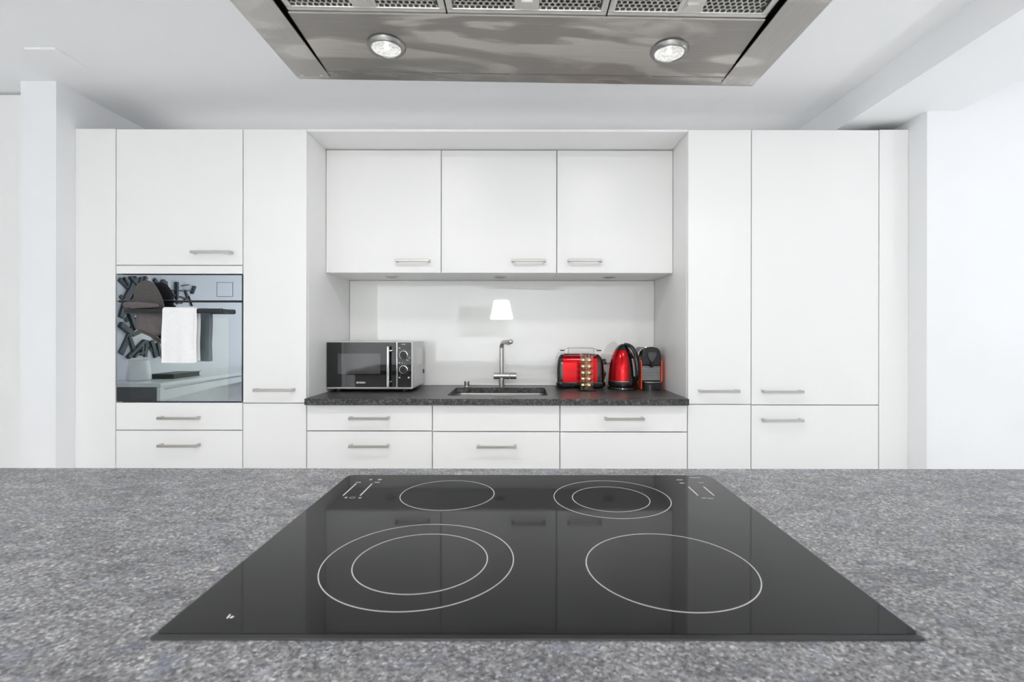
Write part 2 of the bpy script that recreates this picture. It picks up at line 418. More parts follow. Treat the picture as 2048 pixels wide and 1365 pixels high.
# oven tower
t = thing('oven_cabinet', 'tall white cabinet housing the built-in oven, at the left', 'cabinet', ((xa+xb)/2, YF+0.3, 0))
zo1, zo0 = ZF(549.6), ZF(806.0)
b = box(xa+0.0004, xb-0.0004, YF+0.021, YB-0.001, PL, zo0-0.004)
box(xa+0.0004, xb-0.0004, YF+0.021, YB-0.001, zo1+0.004, TOP, bm=b)
box(xa+0.0004, xb-0.0004, YB-0.03, YB-0.001, zo0-0.004, zo1+0.004, bm=b)
box(xa+0.0004, xa+0.014, YF+0.021, YB-0.03, zo0-0.004, zo1+0.004, bm=b)
box(xb-0.014, xb-0.0004, YF+0.021, YB-0.03, zo0-0.004, zo1+0.004, bm=b)
obj('body', b, M['carcass'], t)
d = front('door', xa, xb, ZF(531.8), TOP, t); handle(419.5, 504, d)
front('filler_strip', xa, xb, zo1, ZF(531.8), t)
d = front('drawer', xa, xb, ZF(862), zo0, t); handle(353, 837.5, d)
d = front('drawer', xa, xb, 0.36, ZF(862), t); handle(353, 893, d)
front('drawer', xa, xb, PL, 0.36, t); plinth(xa, xb, t)
# narrow tall cabinets and fridge-height cabinet
t = thing('tall_cabinet', 'narrow tall white cabinet between the oven and the microwave niche', 'cabinet', ((xb+xc)/2, YF+0.3, 0))
carcass(xb, xc, PL, TOP, t)
d = front('door', xb, xc, ZF(807.5), TOP, t); handle(545, 781, d)
front('door', xb, xc, PL, ZF(807.5), t); plinth(xb, xc, t)
t = thing('tall_cabinet', 'narrow tall white cabinet right of the coffee machine niche', 'cabinet', ((XR+xd)/2, YF+0.3, 0))
carcass(XR, xd, PL, TOP, t)
d = front('door', XR, xd, ZF(809), TOP, t); handle(1441, 783.5, d)
front('door', XR, xd, PL, ZF(809), t); plinth(XR, xd, t)
t = thing('wide_tall_cabinet', 'wide tall white cabinet with two stacked handles, at the right', 'cabinet', ((xd+xe)/2, YF+0.3, 0))
carcass(xd, xe, PL, TOP, t)
d = front('door', xd, xe, ZF(810), TOP, t); handle(1569, 784.5, d)
d = front('door', xd, xe, PL, ZF(810), t); handle(1569, 842, d); plinth(xd, xe, t)
# end fillers
for x0, x1, lab in ((-2.117, xa, 'plain white end panel left of the oven cabinet'), (xe, 1.8335, 'plain white end panel at the right end of the cabinets')):
    tag(obj('end_panel', box(x0+0.0006 if x0 < 0 else x0+G, x1-G if x0 < 0 else x1-0.0006, YF, YF+0.019, 0, TOP, 0.001, 2), M['cab'], smooth=True), lab, 'panel')
# niche top board
tag(obj('niche_top_board', box(XL+0.0005, XR-0.0005, YF+0.002, YB-0.002, TOP-0.011, TOP, 0.0008), M['cab']), 'thin white board closing the niche above the wall cabinets', 'board')
# wall cabinets
zu0, zu1 = 1.532, TOP-0.012
ub = [XL+0.0006, P(882.5, 420, YU).x, P(1113.7, 420, YU).x, XR-0.0006]
names = ('white wall cabinet above the microwave, handle at its lower right', 'white wall cabinet above the tap, middle of the three', 'white wall cabinet above the kettle, handle at its lower left')
for i in range(3):
    x0, x1 = ub[i], ub[i+1]
    t = thing('wall_cabinet', names[i], 'cabinet', ((x0+x1)/2, (YU+YB)/2, zu0), 'wall cabinets in the niche')
    obj('body', box(x0+0.0003, x1-0.0003, YU+0.021, YB-0.008, zu0, zu1, 0.0005), M['carcass'], t)
    d = obj('door', box(x0+G*(0.6 if i == 0 else 1), x1-G*(0.6 if i == 2 else 1), YU, YU+0.019, zu0+0.001, zu1-0.004, 0.0012, 2), M['cab'], t, smooth=True)
    handle((824, 1057.5, 1170.5)[i], 521, d, YU, 0.176)
    c = P((784, 1000.5, 1218)[i], 553.5, 2.80)
    o = obj('downlight', lathe([(0.021, 0), (0.034, 0), (0.034, -0.0035), (0.031, -0.0045), (0.024, -0.0035), (0.021, 0)], (c.x, 2.80, zu0), 32, cap=False), M['nickel'], t, smooth=True)
    obj('lens', lathe([(0.0005, -0.001), (0.0225, -0.001), (0.0225, 0.0), (0.0005, 0.0)], (c.x, 2.80, zu0), 32), M['lamp_lens'], o, smooth=True)
# base cabinets
zc1 = 0.8795
xs = [XL, XF(865), XF(1120), XR]
zsplit = (ZF(863), ZF(864), ZF(864.5))
labs = ('white base cabinet under the microwave, two handled drawers', 'white base cabinet under the sink', 'white base cabinet under the kettle and toaster')
hd = (((736, 838), (736, 894)), (None, (993, 895)), ((1250, 839), None))
for i in range(3):
    x0, x1 = xs[i], xs[i+1]
    t = thing('base_cabinet', labs[i], 'cabinet', ((x0+x1)/2, YF+0.3, 0), 'base cabinets under the dark worktop')
    b = bmesh.new()
    box(x0+0.0004, x0+0.018, YF+0.021, YB-0.001, PL, zc1-0.001, bm=b); box(x1-0.018, x1-0.0004, YF+0.021, YB-0.001, PL, zc1-0.001, bm=b)
    box(x0+0.018, x1-0.018, YB-0.02, YB-0.001, PL, zc1-0.001, bm=b); box(x0+0.018, x1-0.018, YF+0.021, YB-0.02, PL, PL+0.018, bm=b)
    box(x0+0.018, x1-0.018, YF+0.021, YF+0.08, zc1-0.02, zc1-0.001, bm=b)
    obj('body', b, M['carcass'], t)
    d = front('drawer', x0, x1, zsplit[i], zc1-0.001, t)
    if hd[i][0]: handle(*hd[i][0], d)
    d = front('drawer', x0, x1, 0.42, zsplit[i], t)
    if hd[i][1]: handle(*hd[i][1], d)
    front('drawer', x0, x1, PL, 0.42, t); plinth(x0, x1, t)

# ------------------------------------------------------------------ dark worktop with sink cut-out, splashback, sink, tap
ZT = 0.910; SX0, SX1, SY0, SY1 = -0.369, 0.132, 2.480, 2.850
def slab_with_hole(x0, x1, y0, y1, z0, z1, hole, bev=0.002):
    """Slab whose rounded cut-out has real inner faces."""
    b = bmesh.new(); n = len(hole)
    outer = []
    cx, cy = sum(p[0] for p in hole)/n, sum(p[1] for p in hole)/n
    for (hx, hy) in hole:      # project each hole vertex outward to the slab rim
        dx, dy = hx-cx, hy-cy; k = 1e9
        if dx > 1e-9: k = min(k, (x1-cx)/dx)
        if dx < -1e-9: k = min(k, (x0-cx)/dx)
        if dy > 1e-9: k = min(k, (y1-cy)/dy)
        if dy < -1e-9: k = min(k, (y0-cy)/dy)
        outer.append([cx+dx*k, cy+dy*k])
    for c in ((x0, y0), (x0, y1), (x1, y0), (x1, y1)):   # snap the nearest rim vertex to each corner
        j = min(range(n), key=lambda i: (outer[i][0]-c[0])**2+(outer[i][1]-c[1])**2); outer[j] = list(c)
    loops = [[b.verts.new((p[0], p[1], z)) for p in L] for L, z in ((hole, z1), (outer, z1), (outer, z0), (hole, z0))]
    for q in range(4):
        A, B = loops[q], loops[(q+1) % 4]
        for k in range(n): b.faces.new((A[k], A[(k+1) % n], B[(k+1) % n], B[k]))
    bmesh.ops.recalc_face_normals(b, faces=b.faces[:])
    return b
hole = []
for (px, py) in rrect(SX0, SX1, SY0, SY1, 0.022, 6): hole.append((px, py))
dense = []
for i, p in enumerate(hole):
    q = hole[(i+1) % len(hole)]; L = math.hypot(q[0]-p[0], q[1]-p[1]); k = max(1, int(L/0.03))
    for j in range(k): dense.append((p[0]+(q[0]-p[0])*j/k, p[1]+(q[1]-p[1])*j/k))
tag(obj('worktop', slab_with_hole(XL+0.001, XR-0.001, 2.358, YB-0.001, 0.8805, ZT, dense), M['counter']),
    'dark grey granite worktop running along the niche under the splashback', 'worktop')
tag(obj('splashback', box(XL+0.003, XR-0.003, YB-0.008, YB-0.001, ZT+0.001, 1.5295, 0.0008), M['splash']),
    'glossy white glass splashback behind the tap', 'splashback')
t = thing('sink', 'rectangular stainless steel undermount sink in the dark worktop', 'sink', ((SX0+SX1)/2, (SY0+SY1)/2, 0.70))
def loop3(g, z, r=0.03): return [(x, y, z) for x, y in rrect(SX0-g, SX1+g, SY0-g, SY1+g, r, 6)]
b = loft([loop3(0.016, 0.8795, 0.03), loop3(-0.003, 0.8795, 0.025), loop3(-0.006, 0.874, 0.03), loop3(-0.008, 0.73, 0.035), loop3(-0.03, 0.708, 0.05), loop3(-0.12, 0.704, 0.03)], cap=False)
b.faces.new([v for v in list(b.verts)[-28:]])
obj('basin', b, M['sink'], t, smooth=True)
obj('drain', lathe([(0.004, 0.001), (0.030, 0.001), (0.040, 0.004), (0.043, 0.001), (0.043, -0.002), (0.004, -0.002)], ((SX0+SX1)/2, 2.70, 0.706), 32), M['chrome'], t, smooth=True)
# tap
fx, fy = P(1003, 774, 2.90).x, 2.90
t = thing('kitchen_tap', 'brushed steel kitchen tap with angled spout behind the sink', 'tap', (fx, fy, ZT))
obj('base', cyl((fx, fy, ZT), (fx, fy, ZT+0.05), 0.0165, 28, 0.0015), M['faucet'], t, smooth=True)
zb = CAMH-(752.5-CY)*2.885/F
obj('mixer_body', cyl((fx-0.045, fy, zb), (fx+0.047, fy, zb), 0.019, 28, 0.002), M['faucet'], t, smooth=True)
o = obj('lever', cyl((fx+0.049, fy, zb), (fx+0.086, fy, zb), 0.019, 28, 0.002), M['faucet'], t, smooth=True)
obj('lever_pin', cyl((fx+0.076, fy-0.014, zb-0.002), (fx+0.076, fy-0.03, zb-0.003), 0.0042, 14, 0.001), M['faucet'], o, smooth=True)
zt = 1.168; end = Vector((P(1022, 684, 2.80).x, 2.80, 1.171))
pts = [(fx, fy, zb+0.01), (fx, fy, zt-0.035)]
c0 = Vector((fx, fy, zt)); dirn = (end-c0).normalized()
for k in range(1, 7):
    a = PI/2*k/6; pts.append(Vector((fx, fy, zt-0.035+0.035*math.sin(a)))+Vector((dirn.x, dirn.y, 0))*0.035*(1-math.cos(a)))
pts.append(end)
pts += [end+dirn*0.004, end+dirn*0.0065]
obj('spout', tube(pts, [0.0125]*(len(pts)-2)+[0.011, 0.006], 24), M['faucet'], t, smooth=True, angle=80)
for k, q in enumerate((0.018, 0.042)):
    p = end-dirn*q
    obj('aerator', cyl((p.x, p.y, p.z-0.008), (p.x, p.y, p.z-0.019), 0.006, 16, 0.001), M['faucet'], t, smooth=True)
kx = P(933.7, 768, 2.89).x
t = thing('drain_control_knob', 'small steel cylinder knob on the worktop left of the tap', 'knob', (kx, 2.89, ZT))
obj('sleeve', cyl((kx, 2.89, ZT), (kx, 2.89, ZT+0.006), 0.0175, 28, 0.001), M['faucet'], t, smooth=True)
obj('knob', cyl((kx, 2.89, ZT+0.006), (kx, 2.89, ZT+0.034), 0.0152, 28, 0.0015), M['faucet'], t, smooth=True)

# white socket plate behind the kettle
t = thing('socket_plate', 'white wall socket plate on the splashback behind the kettle', 'socket', (0.60, YB-0.010, 1.05))
sx0, sx1 = P(1203, 716, YB-0.02).x, P(1283, 716, YB-0.02).x; sz0, sz1 = P(1203, 727, YB-0.02).z, P(1203, 707.5, YB-0.02).z
obj('plate', box(sx0, sx1, YB-0.022, YB-0.008, sz0, sz1, 0.003, 2), M['white_plastic'], t, smooth=True)
for k in range(3):
    cx_ = sx0+(sx1-sx0)*(k+0.5)/3
    obj('outlet', cyl((cx_, YB-0.0245, (sz0+sz1)/2), (cx_, YB-0.0222, (sz0+sz1)/2), 0.020, 24, 0.0008), M['white_plastic'], t, smooth=True)

# ------------------------------------------------------------------ oven
t = thing('oven', 'built-in oven with mirrored glass front and black bar handle', 'oven', ((xa+xb)/2, YF+0.25, zo0))
ox0, ox1 = XF(233.0), XF(484.2); oz0, oz1 = ZF(804.3), ZF(551.2)
YO = YF+0.001
obj('housing', box(ox0+0.016, ox1-0.016, YO+0.022, YB-0.05, oz0+0.004, oz1-0.002), M['dark_void'], t)
obj('frame', box(ox0-0.0008, ox1+0.0008, YO+0.012, YO+0.0215, oz0-0.002, oz1+0.0035, 0.001), M['black'], t)
zp0, zd1 = ZF(602.0), ZF(606.0)
cp = obj('control_panel', box(ox0, ox1-0.002, YO, YO+0.012, zp0, oz1, 0.0006), M['mirror'], t)
# square touch display outline
qx0, qx1, qz0, qz1 = XF(433.2), XF(465.5), ZF(594.5), ZF(565.5)
b = bmesh.new()
for (u0, u1, w0, w1) in ((qx0, qx1, qz0, qz0+0.0018), (qx0, qx1, qz1-0.0018, qz1), (qx0, qx0+0.0018, qz0, qz1), (qx1-0.0018, qx1, qz0, qz1)):
    box(u0, u1, YO-0.0006, YO+0.0005, w0, w1, bm=b)
obj('display_outline', b, M['black'], cp)
dg = obj('door', box(ox0, ox1-0.002, YO, YO+0.012, oz0, zd1, 0.0006), M['mirror'], t)
obj('door_window', box(XF(259), XF(457.5), YO-0.0004, YO+0.0005, ZF(801), ZF(637)), M['mirror_win'], dg)
YH = YO-0.048
hz = P(356, 622.3, YH).z
hx0, hx1 = P(248.5, 622, YH).x, P(447, 622, YH).x
obj('handle', box(hx0, hx1, YH-0.010, YH+0.010, hz-0.0115, hz+0.0115, 0.007, 3), M['black'], t, smooth=True)
for x in (hx0+0.012, hx1-0.012):
    prism([(x-0.011, YH+0.002, hz-0.0095), (x+0.011, YH+0.002, hz-0.0095), (x+0.011, YH+0.002, hz+0.0095), (x-0.011, YH+0.002, hz+0.0095)], (0, 0.0455, 0), bm=(bb := bmesh.new()), bev=0.002)
    obj('handle_post', bb, M['black'], t, smooth=True)

# soft pillow-like mesh from a closed outline in the XZ plane
def pillow(outline, y, th, inner=6, power=0.5, wav=0.0, tilt=None):
    n = len(outline); cx = sum(p[0] for p in outline)/n; cz = sum(p[1] for p in outline)/n
    rings = []
    def ypos(x, z, s, k):
        yy = y+s*th/2*k + (tilt(x, z) if tilt else 0)
        if wav: yy += wav*math.sin(x*170+z*90)*k+0.5*wav*math.sin(z*260-x*60)*k
        return yy
    lv = [(f, (1-f**2)**power) for f in [0.04+0.96*i/inner for i in range(inner+1)]]
    for f, k in lv: rings.append([(cx+(p[0]-cx)*f, ypos(cx+(p[0]-cx)*f, cz+(p[1]-cz)*f, -1, k), cz+(p[1]-cz)*f) for p in outline])
    for f, k in lv[-2::-1]: rings.append([(cx+(p[0]-cx)*f, ypos(cx+(p[0]-cx)*f, cz+(p[1]-cz)*f, 1, k), cz+(p[1]-cz)*f) for p in outline])
    return loft(rings)
def smooth_outline(pts, it=3):
    for _ in range(it):
        q = []
        for i, p in enumerate(pts):
            r = pts[(i+1) % len(pts)]
            q += [(0.75*p[0]+0.25*r[0], 0.75*p[1]+0.25*r[1]), (0.25*p[0]+0.75*r[0], 0.25*p[1]+0.75*r[1])]
        pts = q
    return pts
def oz(zx, zy, Y):        # pixel in the 4.55x crop of the oven -> (x, z)
    p = P(220+zx/4.55, 520+zy/4.55, Y); return (p.x, p.z)
YM = YO-0.026
t = thing('oven_mitt', 'grey quilted oven mitt tucked behind the oven handle', 'oven mitt', (P(297, 0, YM).x, YM, hz-0.1))
out = smooth_outline([oz(*p, YM) for p in ((228, 440), (232, 360), (243, 290), (268, 232), (305, 200), (350, 188), (398, 196), (440, 230), (476, 290), (497, 360), (506, 440), (470, 485), (280, 485))], 3)
obj('mitten', pillow(out, YM+0.001, 0.038, 7, 0.5, tilt=lambda x, z: -0.020*max(0, min(1, (z-hz)/0.09))), M['cloth_grey'], t, smooth=True, angle=80)
out = smooth_outline([oz(*p, YM) for p in ((155, 405), (190, 383), (300, 380), (400, 395), (480, 400), (500, 432), (420, 440), (300, 445), (180, 440))], 3)
obj('folded_edge', pillow(out, YM-0.032, 0.022, 5, 0.5), M['cloth_taupe'], t, smooth=True, angle=80)
out = smooth_outline([oz(*p, YM) for p in ((235, 470), (300, 455), (420, 455), (500, 470), (505, 560), (498, 655), (440, 690), (395, 700), (320, 655), (232, 645), (236, 560))], 2)
obj('cuff', pillow(out, YM+0.002, 0.030, 6, 0.5, wav=0.0018), M['cloth_taupe'], t, smooth=True, angle=80)
lp = [oz(*p, YM) for p in ((240, 655), (300, 660), (370, 690), (430, 740), (480, 762), (470, 735), (410, 700), (450, 675), (500, 650))]
obj('hanging_loop', tube([(x, YM, z) for x, z in lp], 0.006, 10), M['cloth_grey'], t, smooth=True)
# white towel over the bar
t = thing('tea_towel', 'folded white tea towel hanging over the oven handle', 'towel', (P(362, 0, YH).x, YH, hz-0.25))
def drape(x0, x1, zf, zbk, off, th, ph, name):
    r = 0.0135+off; path = []
    nz = 22
    for i in range(nz+1): path.append((-r, zf+(hz-zf)*i/nz))
    for i in range(1, 8): a = PI*i/8; path.append((-r*math.cos(a), hz+r*math.sin(a)))
    for i in range(nz+1): path.append((r, hz+(zbk-hz)*i/nz))
    nx = 14; b = bmesh.new(); V = []
    for i, (dy, z) in enumerate(path):
        row = []
        for j in range(nx+1):
            u = j/nx; x = x0+(x1-x0)*u
            drop = min(1, max(0, (hz-z)/0.25))
            dy2 = dy+(0.005*math.sin(u*7+ph)+0.003*math.sin(u*15+2*ph))*drop*(1 if dy < 0 else 0.4)
            x += (0.004*math.sin(z*30+ph)*(0.4 if j in (0, nx) else 0.2) - 0.006*drop*(1-u) )
            row.append(b.verts.new((x, YH+dy2, z)))
        V.append(row)
    for A, B in zip(V, V[1:]):
        for j in range(nx): b.faces.new((A[j], A[j+1], B[j+1], B[j]))
    bmesh.ops.recalc_face_normals(b, faces=b.faces[:])
    bmesh.ops.solidify(b, geom=b.faces[:], thickness=th)
    return obj(name, b, M['cloth_white'], t, smooth=True, angle=60)
tx0, tx1 = P(329.5, 670, YH).x, P(391.5, 670, YH).x
drape(tx0+0.008, tx1+0.012, P(0, 724.5, YH).z, P(0, 722, YH).z, 0.0005, 0.0016, 1.3, 'inner_fold')
drape(tx0, tx1, P(0, 725.5, YH).z, P(0, 700, YH).z, 0.0042, 0.0022, 0.2, 'outer_fold')

# ------------------------------------------------------------------ microwave
YW = 2.625; KW = YW/F
def WX(zx): return (630+zx/8.192-CX)*KW
def WZ(zy): return CAMH-(660+zy/8.192-CY)*KW
t = thing('microwave', 'black and silver microwave with two dials, standing on the dark worktop', 'microwave', ((WX(180)+WX(1595))/2, YW+0.15, ZT))
mx0, mx1, mz0, mz1 = WX(178), WX(1600), WZ(972), WZ(198)
mx0 = max(mx0, XL+0.002)
YK = YW+0.298
obj('case', box(mx0, mx1, YW+0.012, YK, mz0, mz1, 0.004, 2), M['silver'], t, smooth=True)
fr = obj('front_frame', box(mx0, mx1, YW+0.002, YW+0.013, mz0, mz1, 0.002, 2), M['silver'], t, smooth=True)
dr = obj('door', box(max(WX(188), mx0+0.002), WX(1332), YW-0.004, YW+0.004, WZ(942), WZ(210), 0.0012, 2), M['black_glass'], t, smooth=True)
obj('door_window', box(WX(380), WX(1075), YW-0.0046, YW-0.003, WZ(725), WZ(392)), M['win_glass'], dr)
pts = [(WX(1219), YW-0.030, WZ(940)), (WX(1219), YW-0.030, WZ(278))]
hb = cyl(pts[0], pts[1], 0.0068, 20, 0.001)
for zy in (350, 850): cyl((WX(1219)+0.002, YW-0.028, WZ(zy)), (WX(1262), YW-0.003, WZ(zy)), 0.0062, 16, 0.0006, bm=hb)
obj('handle', hb, M['chrome'], dr, smooth=True)
obj('lettering', facing_text('SEVERIN', 0.0128, (WX(756), YW-0.0043, WZ(870)), 0.0006), M['print'], dr)
pn = obj('control_panel', box(WX(1356), WX(1578), YW-0.004, YW+0.004, WZ(945), WZ(210), 0.0012, 2), M['black_glass'], t, smooth=True)
obj('divider', box(WX(1336), WX(1351), YW-0.005, YW+0.004, WZ(948), WZ(206), 0.0008), M['chrome'], t)
for zy in (415, 655):
    c = (WX(1455), WZ(zy)); Rd = 72/8.192*KW
    dd = obj('dial_ring', tube([(c[0]+Rd*0.88*math.cos(a), YW-0.008, c[1]+Rd*0.88*math.sin(a)) for a in [2*PI*k/32 for k in range(32)]], 0.0032, 10, closed=True), M['chrome'], t, smooth=True)
    kb = cyl((c[0], YW-0.003, c[1]), (c[0], YW-0.018, c[1]), Rd*0.78, 28, 0.0015)
    box(c[0]-0.0025, c[0]+0.0025, YW-0.022, YW-0.016, c[1]-Rd*0.7, c[1]+Rd*0.7, 0.0008, bm=kb)
    obj('dial_knob', kb, M['black'], dd, smooth=True)
tk = bmesh.new()
for zy, a0, a1, n_ in ((415, -0.9, 2.6, 9), (655, -2.6, 2.6, 16)):
    for k in range(n_):
        a = PI/2-(a0+(a1-a0)*k/(n_-1)); c = (WX(1455), WZ(zy)); R0, R1 = 88/8.192*KW, 100/8.192*KW
        w = 0.0007
        u = Vector((math.cos(a), 0, math.sin(a))); v = Vector((-math.sin(a), 0, math.cos(a)))
        q = [Vector((c[0], YW-0.0043, c[1]))+u*R0-v*w, Vector((c[0], YW-0.0043, c[1]))+u*R1-v*w, Vector((c[0], YW-0.0043, c[1]))+u*R1+v*w, Vector((c[0], YW-0.0043, c[1]))+u*R0+v*w]
        prism(q, (0, 0.0004, 0), bm=tk)
for (zx, zy, w, h) in ((1450, 240, 68, 9), (1388, 300, 26, 18), (1385, 543, 26, 18), (1430, 543, 30, 5), (1388, 785, 26, 20), (1538, 785, 28, 28), (1522, 500, 26, 10), (1552, 460, 26, 6)):
    box(WX(zx-w/2), WX(zx+w/2), YW-0.0044, YW-0.0038, WZ(zy+h/2), WZ(zy-h/2), bm=tk)
obj('dial_markings', tk, M['print'], pn)
obj('side_panel', box(mx1-0.0005, mx1+0.0015, YW+0.045, YK-0.03, mz0+0.03, mz1-0.03, 0.0008), M['silver'], t)
obj('side_sticker', box(mx1+0.0012, mx1+0.0022, YW+0.10, YW+0.235, mz1-0.125, mz1-0.035), M['paper'], t)
for x in (mx0+0.05, mx1-0.05):
    for y in (YW+0.035, YK-0.035):
        obj('foot', cyl((x, y, ZT), (x, y, mz0+0.004), 0.017, 20, 0.002), M['black'], t, smooth=True)
obj('base_plate', box(mx0+0.012, mx1-0.012, YW+0.02, YK-0.01, mz0-0.006, mz0+0.003), M['black'], t)
obj('power_plug_boss', cyl((mx1-0.001, YK-0.018, WZ(745)), (mx1+0.006, YK-0.018, WZ(745)), 0.012, 16, 0.002), M['black'], t, smooth=True)

# ------------------------------------------------------------------ toaster
def crop3(zx, zy, Y): return P(1090+zx/7.877, 670+zy/7.877, Y)
YT = 2.815; TD = 0.15
tx = lambda zx: crop3(zx, 0, YT).x
tz = lambda zy: crop3(0, zy, YT).z
t = thing('toaster', 'red and black toaster behind the capsule rack', 'toaster', ((tx(190)+tx(960))/2, YT+TD/2, ZT))
zb0, ztop = ZT+0.022, tz(318)
def toast_ring(x, kh, kd):
    H = (ztop-zb0)*kh; D = TD*kd/2; c = YT+TD/2; pts = []
    for k in range(21):
        a = PI*k/20; ca, sa = math.cos(a), math.sin(a)
        pts.append((x, c-D*abs(ca)**0.45*(1 if ca > 0 else -1), zb0+H*(0.55+0.45*abs(sa)**0.75 if True else 1)))
    pts += [(x, c+D*1.04, zb0), (x, c-D*1.04, zb0)]
    return pts
obj('red_shell', loft([toast_ring(tx(285), 1, 1), toast_ring(tx(420), 1.005, 1.01), toast_ring(tx(700), 1.005, 1.01), toast_ring(tx(828), 1, 1)]), M['red'], t, smooth=True, angle=50)
for s, xi, xo in ((-1, tx(285), tx(192)), (1, tx(828), tx(940))):
    rg = []
    for k in range(9):
        f = k/8; kk = (1-f**2.6)**0.5 if f < 1 else 0.0
        rg.append(toast_ring(xi+(xo-xi)*f, 0.60+0.42*kk, 0.72+0.30*kk))
    obj('end_cap', loft(rg if s > 0 else rg[::-1]), M['black_gloss'], t, smooth=True, angle=60)
obj('base', loft([[(x, y, z) for x, y in rrect(tx(178+g), tx(965-g), YT-0.012+g*0.0001, YT+TD+0.008, 0.03, 6)] for z, g in ((ZT+0.006, 42), (ZT+0.012, 10), (ZT+0.03, 0), (ZT+0.036, 14))]), M['black_gloss'], t, smooth=True)
for x in (tx(270), tx(880)):
    for y in (YT+0.02, YT+TD-0.02): obj('foot', cyl((x, y, ZT), (x, y, ZT+0.008), 0.010, 16, 0.001), M['black'], t, smooth=True)
b = bmesh.new()
for y in (YT+0.05, YT+0.10): box(tx(310), tx(800), y-0.013, y+0.013, ztop-0.004, ztop+0.0025, 0.001, bm=b)
obj('bread_slots', b, M['dark_void'], t)
zr = tz(215)
rk = tube([(tx(378), YT+0.05, ztop-0.004), (tx(378), YT+0.05, zr-0.004), (tx(388), YT+0.05, zr), (tx(778), YT+0.05, zr), (tx(788), YT+0.05, zr-0.004), (tx(788), YT+0.05, ztop-0.004)], 0.0018, 8)
for q in (0.035, 0.075, 0.115):
    tube([(tx(384), YT+q, zr), (tx(782), YT+q, zr)], 0.0011, 8, bm=rk)
for x in (tx(384), tx(782)): tube([(x, YT+0.03, zr), (x, YT+0.12, zr)], 0.0014, 8, bm=rk)
for a_, b_ in ((384, 285), (782, 870)): tube([(tx(a_), YT+0.05, zr-0.001), (tx(b_), YT+0.05, tz(250))], 0.0011, 8, bm=rk)
rk = obj('bun_rack', rk, M['ring'], t, smooth=True)
for zx in (283, 870): obj('grip', box(tx(zx-34), tx(zx+34), YT+0.03, YT+0.07, tz(260), tz(243), 0.0018, 2), M['black'], rk, smooth=True)
kx_ = tx(968)
o = obj('lever', cyl((tx(930), YT+0.055, tz(405)), (kx_+0.004, YT+0.055, tz(405)), 0.006, 14, 0.001), M['black'], t, smooth=True)
obj('lever_knob', box(kx_-0.004, kx_+0.006, YT+0.035, YT+0.075, tz(470), tz(385), 0.003, 2), M['black_gloss'], o, smooth=True)
obj('browning_dial', cyl((tx(925), YT+0.055, tz(640)), (tx(975), YT+0.055, tz(640)), 0.010, 20, 0.002), M['black'], t, smooth=True)
obj('cord', tube([(tx(900), YT+TD, ZT+0.03), (tx(960), YT+0.10, tz(560)), (tx(985), YT+0.06, tz(620)), (tx(965), YT+0.12, ZT+0.01)], 0.0028, 8), M['black'], t, smooth=True)

# ------------------------------------------------------------------ capsule rack with gold capsules
YC = 2.722; rx = crop3(662, 0, YC).x
t = thing('capsule_rack', 'clear acrylic tower rack for coffee capsules in front of the toaster', 'capsule rack', (rx, YC, ZT))
obj('base', lathe([(0.0, 0.0), (0.054, 0.0), (0.056, 0.002), (0.054, 0.005), (0.030, 0.008), (0.0, 0.009)], (rx, YC, ZT), 40), M['acrylic'], t, smooth=True)
zc0, zcT = ZT+0.009, crop3(0, 285, YC).z
A0 = math.radians(-90+20)      # direction of the front column of capsules
for k in range(4):
    a = A0+PI/4+k*PI/2
    u = Vector((math.cos(a), math.sin(a), 0)); v = Vector((-math.sin(a), math.cos(a), 0))
    rails = bmesh.new()
    for s in (-1, 1):
        rings = []
        for f, g in ((0, 0.0), (0.9, 0.0), (0.96, 0.003), (1.0, 0.008)):
            c = Vector((rx, YC, zc0+(zcT-zc0)*f))+u*(0.030+g)+v*s*0.003
            rings.append([c+u*0.006+v*s*0.0012, c+u*0.006-v*s*0.0012, c-u*0.010-v*s*0.0012, c-u*0.010+v*s*0.0012])
        loft(rings, bm=rails)
    obj('rail', rails, M['acrylic'], t)
obj('core', cyl((rx, YC, zc0), (rx, YC, zcT-0.025), 0.009, 16, 0.001), M['acrylic'], t, smooth=True)
rows = ('topmost', 'second from the top', 'in the middle', 'second from the bottom', 'lowest')
proto = None
for ci, (a, where) in enumerate(((A0, 'front column'), (A0-PI/2, 'left column'))):
    for ri, zy in enumerate((402, 503, 602, 697, 795)):
        z = crop3(0, zy, YC).z
        lab = 'gold coffee capsule in the %s of the clear rack, %s' % (where, rows[ri])
        if proto is None:
            me = lathe([(0.0140, 0.0), (0.0150, 0.0006), (0.0150, 0.0012), (0.0135, 0.0014), (0.0128, 0.005), (0.0105, 0.0125), (0.007, 0.0162), (0.0005, 0.0172)], (0, 0, 0), 20)
            th_ = thing('coffee_capsule', lab, 'capsule', (0, 0, 0), 'gold coffee capsules in the rack')
            cup = obj('cup', me, M['gold'], th_, smooth=True, angle=50)
            lid = obj('lid', lathe([(0.0005, 0.0), (0.0132, 0.0), (0.0132, -0.0006), (0.0005, -0.0008)], (0, 0, 0), 20), M['gold_lid'], th_, smooth=True)
            proto = (th_, cup, lid); T = th_
        else:
            T = proto[0].copy(); COL.objects.link(T)
            for p_ in proto[1:]:
                c_ = p_.copy(); COL.objects.link(c_); c_.parent = T
            T['label'] = lab
        dirv = Vector((math.cos(a), math.sin(a), 0))
        T.location = Vector((rx, YC, z))+dirv*0.0185
        T.rotation_euler = dirv.to_track_quat('Z', 'Y').to_euler()

